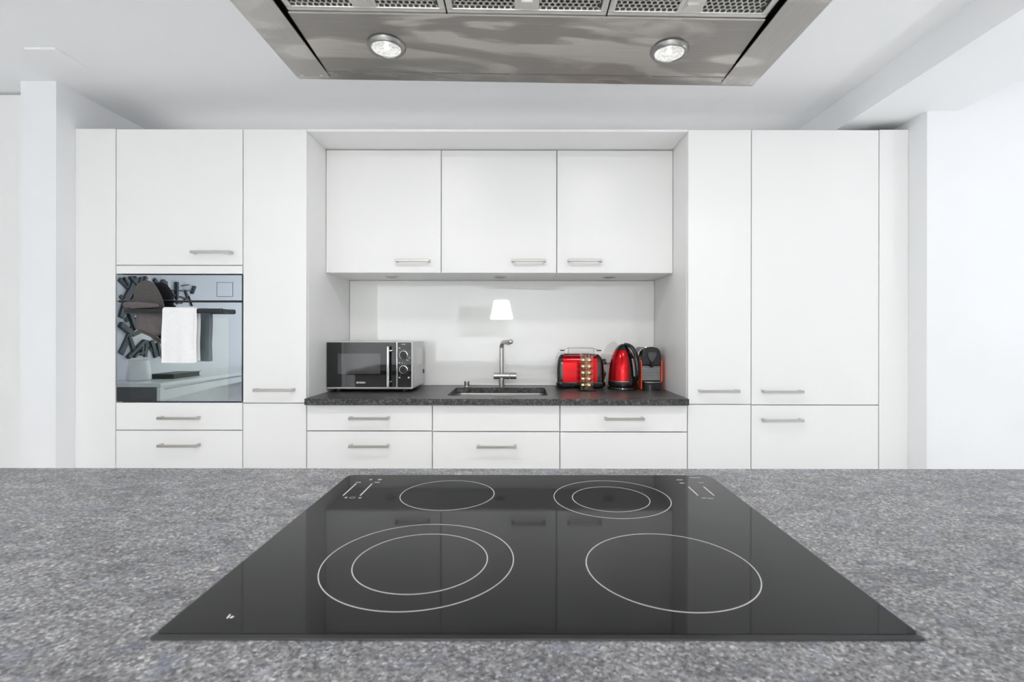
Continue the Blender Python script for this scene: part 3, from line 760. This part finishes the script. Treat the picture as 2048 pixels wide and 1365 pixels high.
# ------------------------------------------------------------------ kettle
YE = 2.80
kc = crop3(1222, 0, YE); kc = (kc.x, YE, ZT)
kz = lambda zy: crop3(0, zy, YE).z-ZT
t = thing('kettle', 'red electric kettle with black lid and handle', 'kettle', kc)
obj('power_base', lathe([(0.0, 0.0), (0.080, 0.0), (0.083, 0.004), (0.082, 0.012), (0.074, 0.018), (0.0, 0.019)], kc, 48), M['black_gloss'], t, smooth=True)
def kr(h):    # body radius at height h above the worktop
    f = (h-0.045)/(0.252-0.045); f = max(0, min(1, f))
    return 0.0775*(1-f**3.0)**0.60*(1-0.12*f)
hs = [0.045+0.207*q/30 for q in range(31)]
hsplit = kz(232)
body = [(kr(h), h) for h in hs if h <= hsplit+0.004]
obj('body', lathe([(0.0, 0.044)]+body, kc, 56), M['red'], t, smooth=True)
obj('lower_ring', lathe([(0.070, 0.019), (0.0785, 0.021), (0.0795, 0.030), (0.0785, 0.045), (0.074, 0.047)], kc, 56), M['black_gloss'], t, smooth=True)
obj('steel_ring', lathe([(0.0775, 0.0455), (0.0785, 0.0462), (0.0785, 0.0482), (0.0772, 0.049)], kc, 56, cap=False), M['chrome'], t, smooth=True)
lid = [(kr(h)+0.0012, h) for h in hs if h >= hsplit-0.004]
obj('lid', lathe([(lid[0][0]-0.006, lid[0][1])]+lid, kc, 56), M['black_gloss'], t, smooth=True)
az = math.radians(-46); du = Vector((math.cos(az), math.sin(az), 0)); dv = Vector((-du.y, du.x, 0))
# black spine plate on the body behind the handle
b = bmesh.new(); V = []
for h in [0.046+0.006*q for q in range(32)]:
    if h > 0.235: break
    w = 0.50-0.18*min(1, (h-0.046)/0.18)
    V.append([b.verts.new((kc[0]+(kr(h)+0.0016)*math.cos(az+w*(j/5-1)), kc[1]+(kr(h)+0.0016)*math.sin(az+w*(j/5-1)), kc[2]+h)) for j in range(11)])
for A, B in zip(V, V[1:]):
    for j in range(10): b.faces.new((A[j], A[j+1], B[j+1], B[j]))
bmesh.ops.recalc_face_normals(b, faces=b.faces[:]); bmesh.ops.solidify(b, geom=b.faces[:], thickness=0.003)
sp = obj('spine', b, M['black_gloss'], t, smooth=True)
b = bmesh.new(); V = []
for h in [0.075+0.006*q for q in range(17)]:
    w = 0.10
    V.append([b.verts.new((kc[0]+(kr(h)+0.0026)*math.cos(az+w*(j/3-1)), kc[1]+(kr(h)+0.0026)*math.sin(az+w*(j/3-1)), kc[2]+h)) for j in range(7)])
for A, B in zip(V, V[1:]):
    for j in range(6): b.faces.new((A[j], A[j+1], B[j+1], B[j]))
bmesh.ops.recalc_face_normals(b, faces=b.faces[:]); bmesh.ops.solidify(b, geom=b.faces[:], thickness=0.002)
obj('water_gauge', b, M['gauge'], sp, smooth=True)
# handle: flattened loop from the crown down to the foot
path = [(0.018, 0.247), (0.044, 0.242), (0.068, 0.224), (0.085, 0.192), (0.096, 0.150), (0.100, 0.110), (0.098, 0.078), (0.088, 0.058), (0.072, 0.052)]
fine = []
for i in range(len(path)-1):
    p0, p1, p2, p3 = path[max(0, i-1)], path[i], path[i+1], path[min(len(path)-1, i+2)]
    for q in range(5):
        s = q/5
        fine.append(tuple(0.5*((2*p1[j])+(-p0[j]+p2[j])*s+(2*p0[j]-5*p1[j]+4*p2[j]-p3[j])*s*s+(-p0[j]+3*p1[j]-3*p2[j]+p3[j])*s**3) for j in (0, 1)))
fine.append(path[-1]); rings = []
for i, (r_, h_) in enumerate(fine):
    a_, c_ = fine[max(0, i-1)], fine[min(len(fine)-1, i+1)]
    tx_, tz_ = c_[0]-a_[0], c_[1]-a_[1]; L = math.hypot(tx_, tz_); nx_, nz_ = tz_/L, -tx_/L
    base = Vector(kc)+du*r_+Vector((0, 0, h_))
    nrm = -(du*nx_+Vector((0, 0, nz_)))
    rings.append([base+nrm*0.0100*math.cos(q)+dv*0.0150*math.sin(q) for q in [2*PI*k/14 for k in range(14)]])
obj('handle', loft(rings), M['black_gloss'], t, smooth=True, angle=70)
sa = math.radians(160); su = Vector((math.cos(sa), math.sin(sa), 0)); sv = Vector((-su.y, su.x, 0))
c = Vector(kc)
obj('spout', loft([[c+su*(0.030+0.020*f)+sv*(0.020-0.012*f)*s_+Vector((0, 0, 0.165+0.03*f+dz)) for s_, dz in ((-1, 0.0), (0, -0.012), (1, 0.0), (1, 0.012), (-1, 0.012))] for f in (0, 0.5, 1)]), M['red'], t, smooth=True)

# ------------------------------------------------------------------ coffee machine
YN = 2.725
nx = lambda zx: crop3(zx, 0, YN).x
nz = lambda zy: crop3(0, zy, YN).z
t = thing('coffee_machine', 'small black and orange capsule coffee machine in the right corner of the niche', 'coffee machine', ((nx(1520)+nx(1852))/2, YN+0.11, ZT))
X0, X1 = nx(1518), nx(1853); xm = (X0+X1)/2; YNB = YN+0.225
obj('core', box(X0+0.005, X1-0.005, YN+0.030, YNB, ZT+0.004, nz(420), 0.006, 2), M['black'], t, smooth=True)
for s, x in ((-1, X0), (1, X1-0.0055)):
    pr = [(x, YN+0.004, ZT+0.004), (x, YNB-0.004, ZT+0.004), (x, YNB-0.004, nz(400)), (x, YN+0.012, nz(400)), (x, YN+0.004, nz(440))]
    if s > 0: pr = [(x, YN+0.028, ZT+0.004), (x, YNB-0.004, ZT+0.004), (x, YNB-0.004, nz(400)), (x, YN+0.012, nz(400)), (x, YN+0.004, nz(440)), (x, YN+0.004, nz(740)), (x, YN+0.028, nz(742))]
    obj('side_panel', prism(pr, (0.0055, 0, 0), bev=0.0012), M['orange'], t, smooth=True)
# ribbed grey front
rib = obj('front_panel', box(X0+0.006, X1-0.006, YN+0.024, YN+0.0315, nz(735), nz(470), 0.001), M['black'], t)
for k in range(9):
    z = nz(708-k*25)
    obj('rib', box(X0+0.007, X1-0.007, YN+0.0165, YN+0.0245, z-0.0032, z+0.0032, 0.0012), M['grey_mid'], rib)
# brew head: faceted black block with a shield-shaped nose
hz0, hz1 = nz(478), nz(205)
prof = [(X0+0.007, hz0), (X1-0.007, hz0), (X1-0.005, nz(330)), (X1-0.012, nz(250)), (X1-0.026, hz1), (X0+0.026, hz1), (X0+0.012, nz(250)), (X0+0.005, nz(330))]
hd_ = obj('brew_head', prism([(x, YN+0.006, z) for x, z in prof], (0, 0.20, 0), bev=0.003), M['black'], t, smooth=True)
sh = [(xm-0.020, nz(275)), (xm+0.022, nz(275)), (xm+0.026, nz(320)), (xm+0.014, nz(385)), (xm+0.004, nz(425)), (xm-0.004, nz(425)), (xm-0.016, nz(385)), (xm-0.024, nz(320))]
obj('nose', prism([(x, YN-0.008, z) for x, z in sh], (0, 0.017, 0), bev=0.003), M['grey_plastic'], hd_, smooth=True)
obj('spout', loft([[(xm+0.012*s*math.cos(q), YN+0.010+0.012*s*math.sin(q), z) for q in [2*PI*k/16 for k in range(16)]] for s, z in ((1.2, nz(430)), (1.0, nz(475)), (0.7, nz(512)))]), M['black_gloss'], hd_, smooth=True)
# silver lever arching over the head
lv = [(X0-0.004, nz(330)), (X0-0.002, nz(285)), (X0+0.008, nz(235)), (X0+0.024, nz(205)), (xm-0.01, nz(192)), (xm+0.01, nz(192)), (X1-0.024, nz(205)), (X1-0.008, nz(235)), (X1-0.001, nz(270)), (X1+0.0, nz(300))]
lvo = obj('lever', tube([(x, YN+0.016+0.03*abs((x-xm)/0.06), z) for x, z in lv], 0.0030, 10), M['chrome'], t, smooth=True)
for s, x in ((-1, X0+0.0), (1, X1-0.003)):
    obj('lever_tip', tube([(x+s*0.000, YN+0.05, nz(345)), (x+0.004*-s, YN+0.045, nz(285)), (x+0.014*-s, YN+0.035, nz(240))], [0.0035, 0.0045, 0.003], 10), M['black_gloss'], lvo, smooth=True)
obj('top_button_strip', box(xm-0.016, xm+0.018, YN+0.02, YN+0.09, hz1-0.001, nz(190), 0.003, 2), M['black_gloss'], hd_, smooth=True)
# drip tray
tray = [(xm+(X1-X0)*0.44*math.cos(q)*(1 if True else 1), YN-0.004-0.030*math.sin(q)*0.9) for q in [PI*k/16 for k in range(17)]]
tray = [(x, max(y, YN-0.034)) for x, y in tray]+[(X0+0.007, YN+0.026), (X1-0.007, YN+0.026)]
dt = obj('drip_tray', loft([[(x, y, z) for x, y in tray] for z in (ZT+0.001, ZT+0.004, nz(760), nz(742))]), M['black_gloss'], t, smooth=True)
obj('drip_grid', loft([[(xm+(x-xm)*0.94, YN+(y-YN)*0.94, z) for x, y in tray] for z in (nz(743), nz(735))]), M['chrome'], dt, smooth=True)
obj('water_tank', box(X0+0.010, X1-0.010, YNB-0.045, YNB+0.012, ZT+0.03, nz(300), 0.006, 2), M['acrylic'], t, smooth=True)

# ------------------------------------------------------------------ island and hob
IY0, IY1 = 0.26, 1.142
IX0, IX1 = -1.42, 1.42
t = thing('kitchen_island', 'white kitchen island base under the light granite top', 'island', (0, 0.7, 0))
obj('body', box(IX0+0.05, IX1-0.05, IY0+0.10, IY1-0.05, 0.10, 0.8795, 0.001), M['carcass'], t)
obj('plinth', box(IX0+0.09, IX1-0.09, IY0+0.15, IY1-0.11, 0.0, 0.10), M['cab'], t)
for k in range(4):
    w = (IX1-IX0-0.10)/4; x0 = IX0+0.05+k*w
    front('panel', x0, x0+w, 0.10, 0.8795, t, IY1-0.05+0.0005)
tag(obj('island_worktop', box(IX0, IX1, IY0, IY1, 0.880, ZT, 0.0015, 2), M['island']), 'light speckled grey granite island top in the foreground', 'worktop')
h = ZT+0.0045
hx0_, hx1_, hy0, hy1 = -0.3715, 0.4045, 0.501, 1.077
t = thing('hob', 'black glass induction hob set in the grey granite island', 'hob', ((hx0_+hx1_)/2, (hy0+hy1)/2, ZT))
def hob_ring(g, z): return [(x, y, z) for x, y in rrect(hx0_+g, hx1_-g, hy0+g, hy1-g, [0.016-g*0.5, 0.016-g*0.5, 0.006, 0.006], 6)]
obj('bevel_rim', loft([hob_ring(-0.0005, ZT+0.0002), hob_ring(0.0, ZT+0.002), hob_ring(0.0045, h-0.0004)]), M['hob_edge'], t, smooth=True, angle=20)
gl = obj('glass_plate', loft([hob_ring(0.0042, h-0.002), hob_ring(0.0042, h)]), M['hob'], t)
hh = h-CAMH
def hp(x, y):      # photo pixel on the hob plane
    dx, dy = x-CX, y-CY; dx, dy = dx+ROLL*dy, dy-ROLL*dx
    Y = -hh*F/dy; return (dx*Y/F, Y)
def zone(xl, xr, yt, yb):
    ya, yb_ = hp(CX, yt)[1], hp(CX, yb)[1]; c = (ya+yb_)/2; r = (ya-yb_)/2
    y0 = CY-hh*F/c
    return ((( xl+xr)/2-CX)*c/F, c, r)
zones = [('cooking_zone', 653, 1026, 1049.5, 1225.5), ('cooking_zone', 713.5, 973, 1069, 1190.5), ('cooking_zone', 1172, 1508, 1068, 1226.5),
         ('cooking_zone', 806, 985.5, 962, 1022), ('cooking_zone', 1110, 1336.5, 962, 1038), ('cooking_zone', 1145, 1298.5, 974, 1024.5)]
for nm, a_, b_, c_, d_ in zones:
    zx_, zy_, zr_ = zone(a_, b_, c_, d_)
    obj(nm, ringflat((zx_, zy_), zr_-0.0010, zr_+0.0002, h, 128, 0.00015), M['print'], gl)
for x in (-0.3315, -0.2995, 0.3295, 0.3595):
    y0_, y1_ = (0.935, 1.010) if x < 0 else (0.938, 0.992)
    obj('slider', box(x-0.0012, x+0.0012, y0_, y1_, h-0.0001, h+0.0002), M['print'], gl)
mk = bmesh.new()
for (x, y, w, q) in ((692, 996, 4, 1.2), (720, 996.5, 4, 1.2), (717, 965.5, 6, 0.8), (754, 965.5, 6, 0.8), (741.5, 960, 4, 1.2), (759.5, 960, 5, 1.2),
                     (1359, 960.5, 5, 0.8), (1364, 967, 4, 0.8), (1390, 956, 10, 0.8), (1402, 966, 4, 0.8), (1407, 997, 3, 0.8), (1422, 998, 4, 0.8)):
    (ax, ay), (bx_, by_) = hp(x-w, y+q), hp(x+w, y-q)
    box(min(ax, bx_), max(ax, bx_), min(ay, by_), max(ay, by_), h-0.0001, h+0.00018, bm=mk)
c = hp(705, 996); ringflat(c, 0.0042, 0.0054, h, 24, 0.00018, bm=mk)
c = hp(1415, 997); ringflat(c, 0.0030, 0.0040, h, 24, 0.00018, bm=mk)
obj('control_symbols', mk, M['print_dim'], gl)
mk = bmesh.new()
for pts in (((452.5, 1238), (456, 1238), (462, 1230), (459, 1229.5)), ((459, 1236), (462, 1238), (468.5, 1234.5), (465.5, 1232.5))):
    prism([(hp(*p)[0], hp(*p)[1], h-0.0001) for p in pts], (0, 0, 0.00028), bm=mk)
obj('emblem', mk, M['print'], gl)

# ------------------------------------------------------------------ extractor hood (built flat, then given its slight tilt)
HZ = 1.7155; HY1 = 1.0; HY0 = 0.27; HX0, HX1 = -0.4425, 0.4575
hc = Vector(((HX0+HX1)/2, HY1, HZ))
hood = thing('extractor_hood', 'stainless steel island extractor hood with filters and two lamps', 'extractor hood', hc)
SW = 0.066
# outer skirt and canopy
b = bmesh.new()
box(HX0, HX1, HY1-0.002, HY1, HZ, HZ+0.055, 0.0006, bm=b); box(HX0, HX1, HY0, HY0+0.002, HZ, HZ+0.055, 0.0006, bm=b)
box(HX0, HX0+0.002, HY0+0.002, HY1-0.002, HZ, HZ+0.055, bm=b); box(HX1-0.002, HX1, HY0+0.002, HY1-0.002, HZ, HZ+0.055, bm=b)
obj('skirt', b, M['steel_strip'], hood)
ymid = (HY0+HY1)/2
obj('canopy', loft([[(HX0, HY0, HZ+0.055), (HX1, HY0, HZ+0.055), (HX1, HY1, HZ+0.055), (HX0, HY1, HZ+0.055)],
                    [(hc.x-0.17, ymid-0.15, HZ+0.16), (hc.x+0.17, ymid-0.15, HZ+0.16), (hc.x+0.17, ymid+0.15, HZ+0.16), (hc.x-0.17, ymid+0.15, HZ+0.16)]]), M['steel_strip'], hood)
obj('chimney', box(hc.x-0.165, hc.x+0.165, ymid-0.145, ymid+0.145, HZ+0.155, 2.356, 0.001), M['steel_strip'], hood)
# bottom: far lip, near lip, side strips with rounded ends
obj('far_lip', box(HX0+0.002, HX1-0.002, 0.968, HY1-0.002, HZ, HZ+0.002, 0.0004), M['steel'], hood)
obj('near_lip', box(HX0+0.002, HX1-0.002, HY0+0.002, HY0+0.034, HZ, HZ+0.002, 0.0004), M['steel'], hood)
for s, xo in ((-1, HX0), (1, HX1)):
    x0, x1 = (xo+0.001, xo+SW) if s < 0 else (xo-SW, xo-0.001)
    pl = [(x, y, HZ-0.0022) for x, y in rrect(x0, x1, HY0+0.003, 0.992, [0.006 if s < 0 else 0.001, 0.001 if s < 0 else 0.006, 0.001, 0.001], 5)]
    st = obj('side_strip', prism(pl, (0, 0, 0.002)), M['steel_strip'], hood)
    for q in (0.014, 0.052):
        xx = xo-s*q
        obj('screw', lathe([(0.0004, -0.0032), (0.0028, -0.0030), (0.0042, -0.0022), (0.0042, -0.002), (0.0004, -0.002)], (xx, 0.981, HZ), 16), M['faucet'], st, smooth=True)
    # dark channel behind the strip
    xi = xo-s*SW
    obj('channel', box(min(xi, xi-s*0.006), max(xi, xi-s*0.006), HY0+0.03, 0.968, HZ+0.012, HZ+0.014), M['dark_void'], hood)
# lamp panel, tilted a little up towards the filters
lx0, lx1 = HX0+SW+0.001, HX1-SW-0.001
y_a, y_b = 0.800, 0.9675
b = prism([(lx0, y_b, HZ+0.0005), (lx1, y_b, HZ+0.0005), (lx1-0.004, y_a, HZ+0.005), (lx0+0.004, y_a, HZ+0.005)], (0, 0, 0.002))
obj('lamp_panel', b, M['steel'], hood)
obj('panel_lip', box(lx0+0.004, lx1-0.004, y_a-0.003, y_a+0.001, HZ+0.005, HZ+0.012, 0.0004), M['faucet'], hood)
for zx in (772, 1338):
    y_ = 97 if zx < 1000 else 97
    yl = (HZ+0.003-CAMH)*F/(CY-y_); xl = (zx-CX)*yl/F
    zl = HZ+0.0005+(y_b-yl)/(y_b-y_a)*0.0045
    o = obj('lamp_ring', lathe([(0.0245, 0.001), (0.0255, -0.004), (0.0275, -0.0065), (0.030, -0.0062), (0.0335, -0.002), (0.034, 0.001)], (xl, yl, zl), 40, cap=False), M['ring'], hood, smooth=True)
    obj('lamp_glass', lathe([(0.0005, -0.0018), (0.010, -0.0021), (0.018, -0.0030), (0.0245, -0.0044), (0.0252, -0.0048), (0.0252, 0.0), (0.0005, 0.0)], (xl, yl, zl), 40), M['hood_lens'], o, smooth=True)
    obj('bulb', lathe([(0.0005, -0.0068), (0.0024, -0.0062), (0.0034, -0.0045), (0.0034, -0.001)], (xl, yl, zl), 16), M['bulb'], o, smooth=True)
# three filters: frame, perforated face, latch
fw = (lx1-0.004-lx0-0.004)/3
for k in range(3):
    x0, x1 = lx0+0.004+k*fw+0.0010, lx0+0.004+(k+1)*fw-0.0010; y0, y1 = 0.31, y_a-0.004; z = HZ+0.0065
    b = bmesh.new(); e = 0.010
    for (p, q, u, v) in ((x0, x1, y1-e, y1), (x0, x1, y0, y0+e), (x0, x0+e, y0+e, y1-e), (x1-e, x1, y0+e, y1-e)):
        box(p, q, u, v, z, z+0.008, 0.0015, 2, bm=b)
    fl = obj('filter', b, M['alu'], hood, smooth=True)
    # hexagonal perforation
    pitch = 0.0092; R0 = pitch/math.sqrt(3); b = bmesh.new(); row = 0
    y = y1-e-0.002
    while y > y0+e+0.004:
        x = x0+e+0.003+(pitch/2 if row % 2 else 0)
        while x < x1-e-0.003:
            A = []; B = []; Cc = []
            for q in range(6):
                a = PI/6+q*PI/3
                A.append(b.verts.new((x+R0*math.cos(a), y+R0*math.sin(a), z+0.003)))
                B.append(b.verts.new((x+R0*0.74*math.cos(a), y+R0*0.74*math.sin(a), z+0.0026)))
                Cc.append(b.verts.new((x+R0*0.70*math.cos(a), y+R0*0.70*math.sin(a), z+0.0042)))
            for q in range(6):
                w = (q+1) % 6
                b.faces.new((A[w], A[q], B[q], B[w])); b.faces.new((B[w], B[q], Cc[q], Cc[w]))
            x += pitch
        y -= pitch*math.sqrt(3)/2; row += 1
    obj('perforated_face', b, M['alu'], fl)
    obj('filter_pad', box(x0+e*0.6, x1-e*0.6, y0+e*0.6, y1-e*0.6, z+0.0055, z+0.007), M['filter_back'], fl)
    xm_ = (x0+x1)/2
    b = box(xm_-0.019, xm_+0.019, y1-0.052, y1-e+0.002, z+0.0008, z+0.0045, 0.001, 2)
    lt = obj('latch_plate', b, M['alu'], fl)
    b = box(xm_-0.011, xm_+0.011, y1-0.044, y1-0.016, z-0.0006, z+0.0012, 0.0008)
    box(xm_-0.009, xm_+0.009, y1-0.034, y1-0.026, z-0.0028, z+0.0002, 0.0008, bm=b)
    merge_ = obj('latch', b, M['alu'], fl)
obj('inner_top', box(HX0+0.003, HX1-0.003, HY0+0.003, HY1-0.003, HZ+0.045, HZ+0.047), M['dark_void'], hood)
hood.rotation_euler = (0, 0.0150, 0)

# ------------------------------------------------------------------ living area behind and beside the viewer (seen only as reflections)
def R(zx, zy, X=LW):   # 4.55x oven crop pixel -> point on the side wall plane x = X seen in the oven glass
    px, py = 220+zx/4.55, 520+zy/4.55
    Yv = X*F/(px-CX); return Vector((X, 2*YO-Yv, CAMH-(py-CY)*Yv/F))
art = thing('wall_sculpture', 'dark slatted wall sculpture mirrored in the oven door', 'wall sculpture', (LW, 0.2, 0.9))
slats = [((75, 180), (200, 300), 26), ((230, 165), (110, 400), 34), ((165, 160), (235, 250), 18), ((190, 155), (205, 240), 16), ((275, 165), (215, 275), 16), ((310, 160), (250, 290), 20),
         ((85, 330), (150, 420), 22), ((125, 395), (85, 530), 34), ((155, 480), (215, 640), 24), ((230, 480), (130, 560), 26), ((235, 300), (150, 440), 26), ((75, 590), (160, 660), 36),
         ((240, 540), (90, 860), 40), ((160, 700), (210, 840), 26), ((300, 740), (145, 895), 22), ((330, 735), (315, 890), 26), ((365, 740), (410, 890), 30), ((280, 800), (200, 890), 16),
         ((200, 690), (290, 650), 22), ((390, 180), (470, 300), 24), ((460, 190), (520, 330), 28), ((500, 200), (530, 380), 20), ((535, 300), (600, 345), 10), ((590, 205), (590, 360), 18),
         ((530, 285), (600, 285), 8), ((640, 240), (705, 232), 5), ((620, 285), (715, 285), 6), ((675, 280), (700, 350), 16), ((625, 340), (700, 365), 8), ((755, 245), (730, 310), 14),
         ((690, 350), (640, 400), 6), ((700, 330), (735, 425), 5), ((480, 300), (530, 420), 26), ((600, 360), (600, 410), 12), ((540, 380), (640, 400), 8), ((430, 720), (470, 770), 12),
         ((470, 790), (470, 900), 14), ((420, 760), (440, 880), 18), ((240, 830), (280, 860), 30), ((350, 800), (440, 870), 24), ((115, 165), (155, 240), 16), ((300, 200), (380, 300), 22)]
for i, (p, q, w) in enumerate(slats):
    A, B = R(*p), R(*q); mid = (A+B)/2; d = B-A; L = d.length; d.normalize()
    wid = w/4.55*abs(LW*F/(220+(p[0]+q[0])/2/4.55-CX))/F/2*1.45
    nrm = Vector((0, -d.z, d.y)); dep = 0.014+0.008*(i % 3)
    pts = [A+nrm*wid, A-nrm*wid, B-nrm*wid, B+nrm*wid]
    obj('slat', prism(pts, (dep, 0, 0), bev=0.0025), M['slate'], art, smooth=True)
# sideboard table below it
t = thing('sideboard', 'white table with an arched apron and grey end, mirrored in the oven door', 'table', (-2.95, 0.2, 0))
ye = 2*YO-2.7*F/(CX-318)      # end facing the kitchen
zt_ = 0.845
obj('top', box(LW+0.002, -2.68, -1.3, ye+0.01, zt_-0.03, zt_, 0.003, 2), M['white_lacquer'], t, smooth=True)
obj('end_panel', box(LW+0.003, -2.715, ye-0.025, ye, 0, zt_-0.031, 0.001), M['grey_panel'], t)
obj('end_panel', box(LW+0.003, -2.715, -1.28, -1.255, 0, zt_-0.031, 0.001), M['grey_panel'], t)
obj('front_post', box(-2.715, -2.69, ye-0.04, ye, 0, zt_-0.031, 0.001), M['white_lacquer'], t)
ap = []
for k in range(17):
    f = k/16; y = ye-0.03+(-1.26-(ye-0.03))*f
    ap.append((-2.71, y, zt_-0.14+0.085*f**0.8))
ap += [(-2.71, -1.26, zt_-0.035), (-2.71, ye-0.03, zt_-0.055)]
obj('apron', prism(ap, (-0.02, 0, 0)), M['white_lacquer'], t)
obj('back_board', box(LW+0.003, LW+0.012, -1.25, ye-0.03, 0, zt_-0.031), M['white_lacquer'], t)
v = R(265, 1000, -3.0)
tag(obj('vase', lathe([(0.0, 0.0), (0.075, 0.0), (0.082, 0.01), (0.080, 0.06), (0.070, 0.12), (0.066, 0.16), (0.062, 0.16), (0.064, 0.12), (0.072, 0.05), (0.0, 0.02)], (-3.0, v.y, zt_), 32), M['ceramic'], smooth=True),
    'white ceramic vase mirrored in the lower left of the oven door', 'vase')
v = R(600, 1060, -2.93)
bk = thing('book', 'dark closed book lying on the white table mirrored in the oven', 'book', (-2.93, v.y, zt_))
obj('cover', box(-3.03, -2.83, v.y-0.17, v.y+0.17, zt_, zt_+0.004), M['book'], bk); obj('cover', box(-3.03, -2.83, v.y-0.17, v.y+0.17, zt_+0.034, zt_+0.038), M['book'], bk)
obj('pages', box(-3.025, -2.835, v.y-0.165, v.y+0.165, zt_+0.004, zt_+0.034), M['book'], bk)
# pendant lamp and picture mirrored in the splashback
YS = YB-0.008
def S(x, y, Yw):       # pixel in the splashback -> mirrored point at real depth Yw
    p = P(x, y, 2*YS-Yw); return Vector((p.x, Yw, p.z))
YL = -2.0
a_, b_ = S(986, 602, YL), S(1025, 638, YL); top_r = (S(1016, 602, YL).x-S(987, 602, YL).x)/2; bot_r = (S(1025, 638, YL).x-S(981, 638, YL).x)/2
lc = (S(1003, 620, YL).x, YL, b_.z); lh = a_.z-b_.z
t = thing('pendant_lamp', 'lit white pendant lamp mirrored in the splashback above the tap', 'lamp', lc)
obj('shade', lathe([(bot_r, 0), (top_r, lh), (top_r-0.004, lh), (bot_r-0.004, 0)], lc, 40, cap=False), M['lamp_shade'], t, smooth=True)
obj('cord', tube([(lc[0], lc[1], lc[2]+lh-0.01), (lc[0], lc[1], CEIL)], 0.004, 8), M['white_plastic'], t)
YR = RY+0.03
p0, p1 = S(918, 672, YR), S(1013, 613, YR)

t = thing('framed_picture', 'pale grey picture mirrored in the splashback left of the lamp', 'picture', ((p0.x+p1.x)/2, YR, p0.z))
obj('canvas', box(p0.x, p1.x, RY+0.001, YR-0.005, p0.z, p1.z, 0.002), M['picture'], t)

# table lamp on a side table in the living area, right of the viewer
tb = thing('side_table', 'round white side table right of the viewer', 'table', (2.70, 0.9, 0))
obj('table_top', lathe([(0.0, 0.52), (0.22, 0.52), (0.225, 0.53), (0.22, 0.54), (0.0, 0.54)], (2.70, 0.9, 0), 40), M['white_lacquer'], tb, smooth=True)
obj('leg', cyl((2.70, 0.9, 0.01), (2.70, 0.9, 0.52), 0.02, 20), M['white_lacquer'], tb, smooth=True)
obj('foot', lathe([(0.0, 0.0), (0.15, 0.0), (0.15, 0.01), (0.0, 0.02)], (2.70, 0.9, 0), 40), M['white_lacquer'], tb, smooth=True)
tl = thing('table_lamp', 'table lamp on the white side table', 'lamp', (2.70, 0.9, 0.541))
obj('base', lathe([(0.0, 0.0), (0.07, 0.0), (0.07, 0.012), (0.012, 0.02), (0.012, 0.20), (0.0, 0.20)], (2.70, 0.9, 0.541), 32), M['nickel'], tl, smooth=True)
obj('shade', lathe([(0.13, 0.14), (0.10, 0.26), (0.097, 0.26), (0.127, 0.14)], (2.70, 0.9, 0.541), 40, cap=False), M['white_lacquer'], tl, smooth=True)
pl_ = bpy.data.lights.new('table_lamp_bulb', 'POINT'); pl_.energy = 18; pl_.shadow_soft_size = 0.04; pl_.color = (0.96, 0.98, 1.0)
po = bpy.data.objects.new('table_lamp_bulb', pl_); COL.objects.link(po); po.location = (2.70, 0.9, 0.541+0.215)

# flush round ceiling lights: two over the aisle, one unseen fill light added over the living area (all above the frame)
for (cx_, cy_, pw_, lab) in ((-0.5, 1.45, 4.6, 'round ceiling light above the aisle, left of the hood'), (0.5, 1.45, 3.9, 'round ceiling light above the aisle, right of the hood'), (0.0, -2.8, 54, 'unseen round fill light added over the living area')):
    cl = thing('ceiling_light', lab, 'ceiling light', (cx_, cy_, CEIL-0.04), 'round ceiling lights')
    obj('rim', lathe([(0.150, 0.0395), (0.150, 0.0), (0.142, 0.0), (0.142, 0.0395)], (cx_, cy_, CEIL-0.04), 40, cap=False), M['white_lacquer'], cl, smooth=True)
    obj('diffuser', lathe([(0.0005, 0.010), (0.1415, 0.010), (0.1415, 0.014), (0.0005, 0.014)], (cx_, cy_, CEIL-0.04), 40), M['diffuser'], cl, smooth=True)
    al = area('ceiling_light_glow', (cx_, cy_, CEIL-0.032), (0, 0, 0), 0.28, 0.28, pw_, (1.0, 0.99, 0.978)); al.data.shape = 'DISK'

# LED strip lying on top of the cabinets, washing the ceiling above them
ls = thing('led_strip', 'slim LED light strip lying on top of the cabinets', 'light strip', (-0.25, 2.70, TOP+0.0005))
obj('profile', box(-1.95, 1.45, 2.688, 2.712, TOP+0.0005, TOP+0.010, 0.001), M['nickel'], ls)
obj('diffuser', box(-1.945, 1.445, 2.691, 2.709, TOP+0.009, TOP+0.0125, 0.001), emit('led_diffuser', (1.0, 0.985, 0.96), 2.4), ls)
